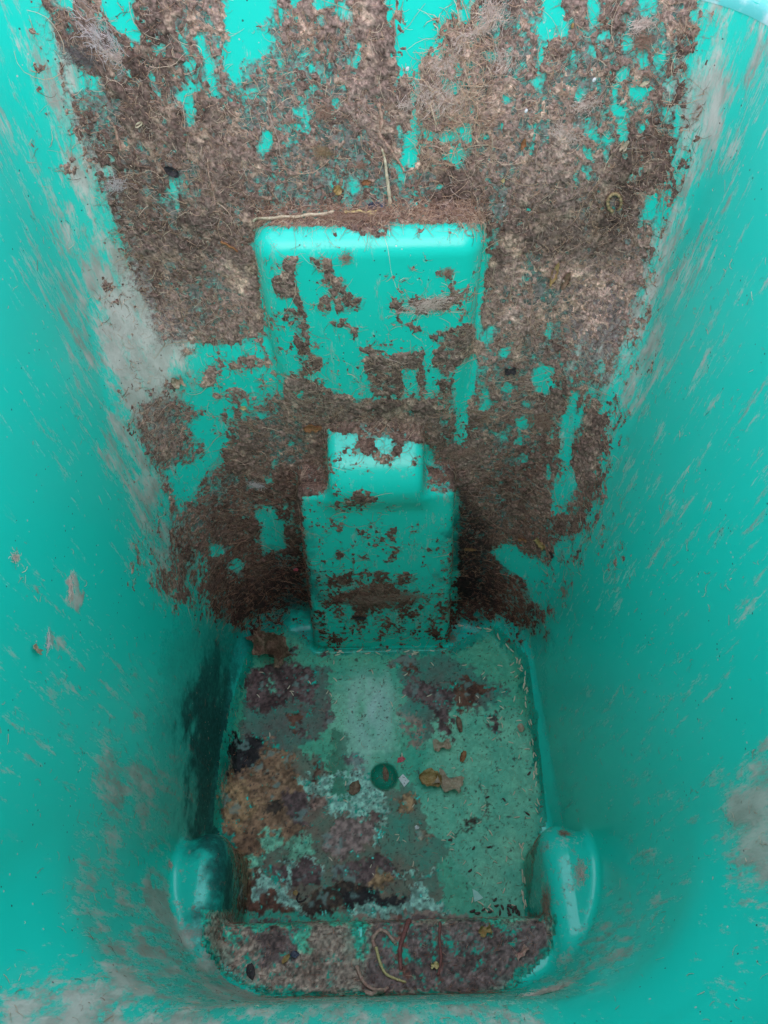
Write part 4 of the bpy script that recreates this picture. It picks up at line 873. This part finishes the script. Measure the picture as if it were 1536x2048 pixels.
tuft('hair_tuft', 1130, 268, 60, 26, -25, 150, TAN, 'tan frayed tuft in the middle of the right half of the wall', ln=.6)
tuft('hair_tuft', 1172, 208, 50, 26, 10, 110, TAN, 'thin tan tuft above the frayed one', ln=.7)
tuft('hair_tuft', 648, 225, 40, 34, 20, 120, BRN, 'curly brown tuft in the middle of the left half of the wall', ln=.7)
tuft('hair_tuft', 645, 303, 40, 24, 0, 90, cmat('rust_hair', (.30, .18, .09), (.42, .29, .17), 500), 'rusty orange tuft below the curly brown tuft', ln=.7)
tuft('hair_tuft', 722, 331, 26, 18, 10, 70, BRN, 'little rusty tuft left of the upright straw', ln=.8)
tuft('hair_tuft', 165, 112, 80, 30, -32, 170, cmat('dark_hair', (.11, .085, .08), (.24, .20, .18), 500), 'dark feathery clump at the top left of the wall', ln=.6)
tuft('hair_tuft', 222, 110, 50, 14, -30, 70, TAN, 'pale wisp right of the dark feathery clump', ln=.8)
tuft('hair_tuft', 200, 75, 110, 60, -55, 130, DWN, 'whitish hair wisps at the top left corner', ln=.6)
tuft('hair_tuft', 715, 440, 130, 26, 0, 300, BRN, 'brown hair heap on the top edge of the big block', ln=.35, thick=.008)
tuft('hair_tuft', 1008, 120, 20, 60, 80, 60, TAN, 'upright pale wisp left of the long bare stripe', ln=.9)
tuft('hair_tuft', 235, 370, 40, 30, 30, 90, DWN, 'grey wisp at the left edge of the mat', ln=.8)
def ring(px, py, rx, ry):
    a = np.linspace(0, 2 * math.pi, 15)[:-2] + 1.9
    return [(px + rx * math.cos(t), py + ry * math.sin(t)) for t in a]
straw('dry_tendril', ring(1228, 402, 14, 18), .0016, .0012, cmat('olive_tendril', (.22, .15, .07), (.36, .26, .13), 400), 'olive brown tendril coiled in a ring on the right of the wall', 'tendril', lift=.003)
leaf('leaf_fragment', 1248, 289, 13, 24, -10, LT, 'tan flake in a green gap right of the wall', 'leaf', curl=.5, crumple=.4, seed=43, shape='torn')
leaf('leaf_fragment', 676, 377, 17, 22, 0, LO_, 'ochre flake above the left half of the big block', 'leaf', curl=.4, crumple=.4, seed=45)
leaf('leaf_fragment', 732, 362, 18, 12, 0, LR, 'rust brown flake left of the upright straw', 'leaf', curl=.5, crumple=.4, seed=47)
leaf('leaf_fragment', 1046, 286, 10, 22, -10, LR, 'brown seed husk below the long bare stripe', 'husk', curl=.7, crumple=.2, seed=49)
leaf('leaf_fragment', 1289, 166, 18, 8, 25, STR, 'white chip near the top right of the wall', 'chip', curl=.2, crumple=.2, seed=51)
leaf('dark_leaf', 345, 340, 32, 20, -35, LD, 'dark folded leaf on the left of the wall', 'leaf', curl=.4, crumple=.5, seed=53)
leaf('dark_leaf', 1020, 738, 22, 18, 10, LD, 'black leaf scrap right of the lower half of the big block', 'leaf', curl=.4, crumple=.5, seed=55, shape='torn')
leaf('dark_leaf', 1106, 1108, 14, 12, -30, LD, 'black leaf scrap low on the right of the wall', 'leaf', curl=.4, crumple=.5, seed=57, shape='torn')
leaf('dark_leaf', 719, 1232, 26, 12, 0, LD, 'black damp leaf near the foot of the lower block', 'leaf', curl=.3, crumple=.4, seed=59)
blob('seed', 1145, 51, 6, 11, 0, LO_, 'orange seed near the top right of the wall', 'seed', 6, .1, .8)
for x, y, lab in ((815,137,'white seed on the green channel, near its top'), (1188,159,'white seed above the middle of the right wall half'), (1052,221,'white seed beside the lower bare stripe')): blob('seed', x, y, 7, 9, -20, WHT, lab, 'seed', int(x), .12, .7)
leaf('leaf_fragment', 1006, 360, 7, 9, 0, YEL, 'tiny yellow fleck above the right end of the big block', 'leaf', curl=.3, crumple=.3, seed=61)
leaf('leaf_fragment', 279, 247, 20, 8, 30, STR, 'cream forked husk on the left of the wall', 'husk', curl=.5, crumple=.4, seed=63)
straw('dry_twig', [(230,248),(236,275),(243,298)], .0013, .0010, BRN, 'thin brown twig under the cream husk', 'twig', lift=.002)
straw('dry_twig', [(416,315),(418,345),(426,375),(431,405)], .0007, .0005, BRN, 'thin brown twig left of the big block top', 'twig', lift=.002)
straw('dry_twig', [(443,480),(460,489),(476,499)], .0013, .0009, LR, 'short rusty twig left of the big block', 'twig', lift=.003)
straw('dry_twig', [(1058,555),(1063,600),(1060,640),(1063,690)], .0006, .0004, BRN, 'upright thin brown twig right of the big block', 'twig', lift=.003)
leaf('leaf_fragment', 1107, 545, 12, 50, -8, LO_, 'twisted ochre leaf strip right of the big block', 'leaf', curl=.8, crumple=.4, seed=65)
leaf('leaf_fragment', 1130, 558, 14, 40, -14, LB, 'brown leaf strip beside the twisted ochre one', 'leaf', curl=.8, crumple=.4, seed=67)
# lower wall
leaf('leaf_fragment', 487, 814, 13, 11, 0, YEL, 'cream yellow chip left of the rounded knob', 'chip', curl=.3, crumple=.3, seed=69)
leaf('leaf_fragment', 625, 851, 34, 22, 0, LR, 'orange brown leaf left of the rounded knob', 'leaf', curl=.4, crumple=.5, seed=71)
leaf('leaf_fragment', 353, 760, 22, 26, 15, LT, 'tan clod fragment on the left corner of the wall', 'clod', curl=.4, crumple=.6, seed=73, shape='torn')
tuft('hair_tuft', 513, 969, 36, 18, -20, 110, DWN, 'white grey downy tuft left of the lower block', ln=.6)
leaf('petal', 592, 1136, 10, 8, 0, PET, 'pink petal in the dark dirt left of the lower block', 'petal', curl=.4, crumple=.4, seed=75)
leaf('leaf_fragment', 1084, 1084, 26, 18, -20, LO_, 'orange leaf crumb low on the right of the wall', 'leaf', curl=.5, crumple=.6, seed=77, shape='torn')
leaf('leaf_fragment', 1046, 1076, 18, 10, 20, LR, 'rust leaf crumb left of the orange leaf crumb', 'leaf', curl=.5, crumple=.5, seed=79, shape='torn')
leaf('leaf_fragment', 940, 1096, 26, 9, -5, LR, 'dull red leaf in the dark gap right of the lower block', 'leaf', curl=.4, crumple=.4, seed=81)
tuft('hair_tuft', 1080, 840, 34, 110, 85, 260, BRN, 'tan brown upright hair mass between the green gaps on the right', ln=.4)
tuft('hair_tuft', 915, 905, 70, 24, 5, 190, BRN, 'shaggy brown fringe over the right shoulder of the lower block', ln=.5, thick=.006)
tuft('hair_tuft', 760, 1195, 190, 30, 4, 320, BRN, 'flat tan hair mat across the foot of the lower block', ln=.25)
tuft('hair_tuft', 905, 1275, 30, 34, -30, 80, BRN, 'dark hair wisp at the right foot of the lower block', ln=.8)
tuft('hair_tuft', 860, 607, 110, 36, 15, 260, TAN, 'pale tan hair patch on the right of the big block face', ln=.35)
tuft('hair_tuft', 895, 545, 24, 30, 60, 70, BRN, 'small hair patch above the pale tan patch on the big block', ln=.7)
tuft('hair_tuft', 692, 516, 26, 28, 0, 70, BRN, 'small hair patch at the top middle of the big block face', ln=.7)
# side walls
leaf('dirt_flake', 68, 1300, 30, 13, 8, LT, 'tan flake stuck on the left wall', 'flake', curl=.4, crumple=.6, seed=83, shape='torn')
tuft('hair_tuft', 30, 1115, 30, 24, 20, 50, TAN, 'cream wisp at the left edge of the left wall', ln=.7, thick=.001)
tuft('hair_tuft', 140, 1178, 60, 24, -55, 90, TAN, 'cream scrape of fibres on the left wall', ln=.4, thick=.001)
tuft('hair_tuft', 95, 1285, 50, 10, -58, 40, DWN, 'pale streak of fibres right of the tan flake', ln=.5, thick=.001)
tuft('hair_tuft', 1160, 1745, 50, 34, 60, 120, TAN, 'pinkish hair patch on the right wheel arch', ln=.4, thick=.001)
tuft('hair_tuft', 1128, 1668, 28, 22, 20, 90, BRN, 'brown hair patch above the right wheel arch', ln=.6, thick=.0015)
tuft('hair_tuft', 340, 1730, 26, 14, 10, 60, TAN, 'pinkish hair speck beside the left wheel arch', ln=.6, thick=.001)
tuft('hair_tuft', 1130, 1185, 40, 24, -20, 40, BRN, 'loose brown strands low on the right wall', ln=.8, thick=.001)

# grass seeds and dark seeds strewn on the floor: one of each, then copies
def seed_mesh(name, L, r):
    a, b = 8, 7; t = np.linspace(0, 2 * math.pi, a, endpoint=False); u = np.linspace(-1, 1, b)
    R = np.sqrt(np.clip(1 - np.abs(u) ** 3, .05, 1)) * r
    v = np.stack([np.repeat(u * L / 2, a), (R[:, None] * np.cos(t)[None]).ravel(), (R[:, None] * np.sin(t)[None]).ravel() + r], 1)
    v[:, 1] += .12 * L * (v[:, 0] / (L / 2)) ** 2 * .5
    i = np.arange(b - 1)[:, None] * a + np.arange(a)[None]; j = np.arange(b - 1)[:, None] * a + (np.arange(a)[None] + 1) % a
    f = np.stack([i, j, j + a, i + a], -1).reshape(-1, 4)
    f = np.concatenate([f, [[3, 2, 1, 0], [7, 6, 5, 4]], [[(b - 1) * a + q for q in (0, 1, 2, 3)], [(b - 1) * a + q for q in (4, 5, 6, 7)]]])
    return mesh_from(name, v, f)
def scatter(name, me, mt, pts, label, cat, group):
    pts = np.array(pts, float); p, n = tracem(pts[:, 0], pts[:, 1]); proto = None
    for i in range(len(p)):
        if proto is None: o = proto = link(name, me, mt)
        else: o = proto.copy(); S.collection.objects.link(o)
        x = RTV - n[i] * (RTV @ n[i]); x /= np.linalg.norm(x); y = np.cross(n[i], x); a = pts[i, 2]
        X = x * math.cos(a) + y * math.sin(a); Y = np.cross(n[i], X); s = pts[i, 3]; q = p[i] + n[i] * .0004
        o.matrix_world = Matrix(((X[0] * s, Y[0] * s, n[i][0] * s, q[0]), (X[1] * s, Y[1] * s, n[i][1] * s, q[1]), (X[2] * s, Y[2] * s, n[i][2] * s, q[2]), (0, 0, 0, 1)))
        tag(o, label, cat, group)
SEED = cmat('pale_seed', (.64, .50, .34), (.78, .65, .48), 900, .6); DSEED = cmat('brown_seed', (.045, .022, .018), (.10, .055, .04), 900, .4, .4)
def along(pts, n, w):
    pts = np.array(pts, float); out = []
    d = np.hypot(*np.diff(pts, axis=0).T); cum = np.concatenate([[0], np.cumsum(d)])
    for t in RNG.random(n) * cum[-1]:
        i = min(np.searchsorted(cum, t, 'right') - 1, len(d) - 1); f = (t - cum[i]) / d[i]; a, b = pts[i], pts[i + 1]
        q = a + (b - a) * f + RNG.normal(size=2) * w; out.append((q[0], q[1], -math.atan2(b[1] - a[1], b[0] - a[0]) + RNG.normal() * .45, .75 + .5 * RNG.random()))
    return out
sd_ = along([(915,1250),(985,1262),(1025,1300),(1046,1340),(1060,1430),(1074,1560),(1078,1640)], 46, 3.0) + along([(1044,1690),(1046,1760),(1048,1830)], 16, 3.0)
sd_ += along([(640,1303),(760,1305),(900,1302)], 14, 3.5)
while len(sd_) < 165:
    x, y = RNG.uniform(660, 1070), RNG.uniform(1320, 1825)
    if RNG.random() < np.clip((x - 640) / 380, .06, 1) * (.8 if y < 1700 else .5) and x < 1040 + (y - 1320) * .1 and not (y > 1670 and x > 1036): sd_.append((x, y, RNG.uniform(0, math.pi), .65 + .5 * RNG.random()))
for x, y in ((578,1375),(584,1383),(517,1392),(523,1345),(620,1365),(655,1385),(668,1325),(662,1390),(672,1405),(540,1470),(585,1388)): sd_.append((x, y, RNG.uniform(0, math.pi), .9))
scatter('grass_seed', seed_mesh('grass_seed', .0078, .0008), SEED, sd_, 'small pale grass seed lying on the bin floor', 'seed', 'pale grass seeds strewn on the bin floor')
dk = [(1003 + 4 * i + RNG.normal() * 3, 1822 + RNG.normal() * 6, RNG.uniform(0, 3), .9 + .3 * RNG.random()) for i in range(10)]
dk += [(945,1823,.3,1.2),(955,1827,.1,1.2),(967,1820,.5,1),(980,1824,.2,1),(990,1800,.7,1),(993,1812,.2,1),(1018,1812,.4,1),(1027,1818,1,1),(900,1680,.3,1),(940,1742,.6,1),(978,1695,.2,1),(947,1697,.9,.9),(1008,1600,2.2,1),(1058,1548,.8,1.1),(1055,1628,2.5,1.1),(975,1595,.4,.9)]
scatter('dark_seed', seed_mesh('dark_seed', .0062, .0013), DSEED, dk, 'small dark brown seed lying on the bin floor', 'seed', 'dark seeds strewn on the bin floor')
print('all', time.time() - T0)
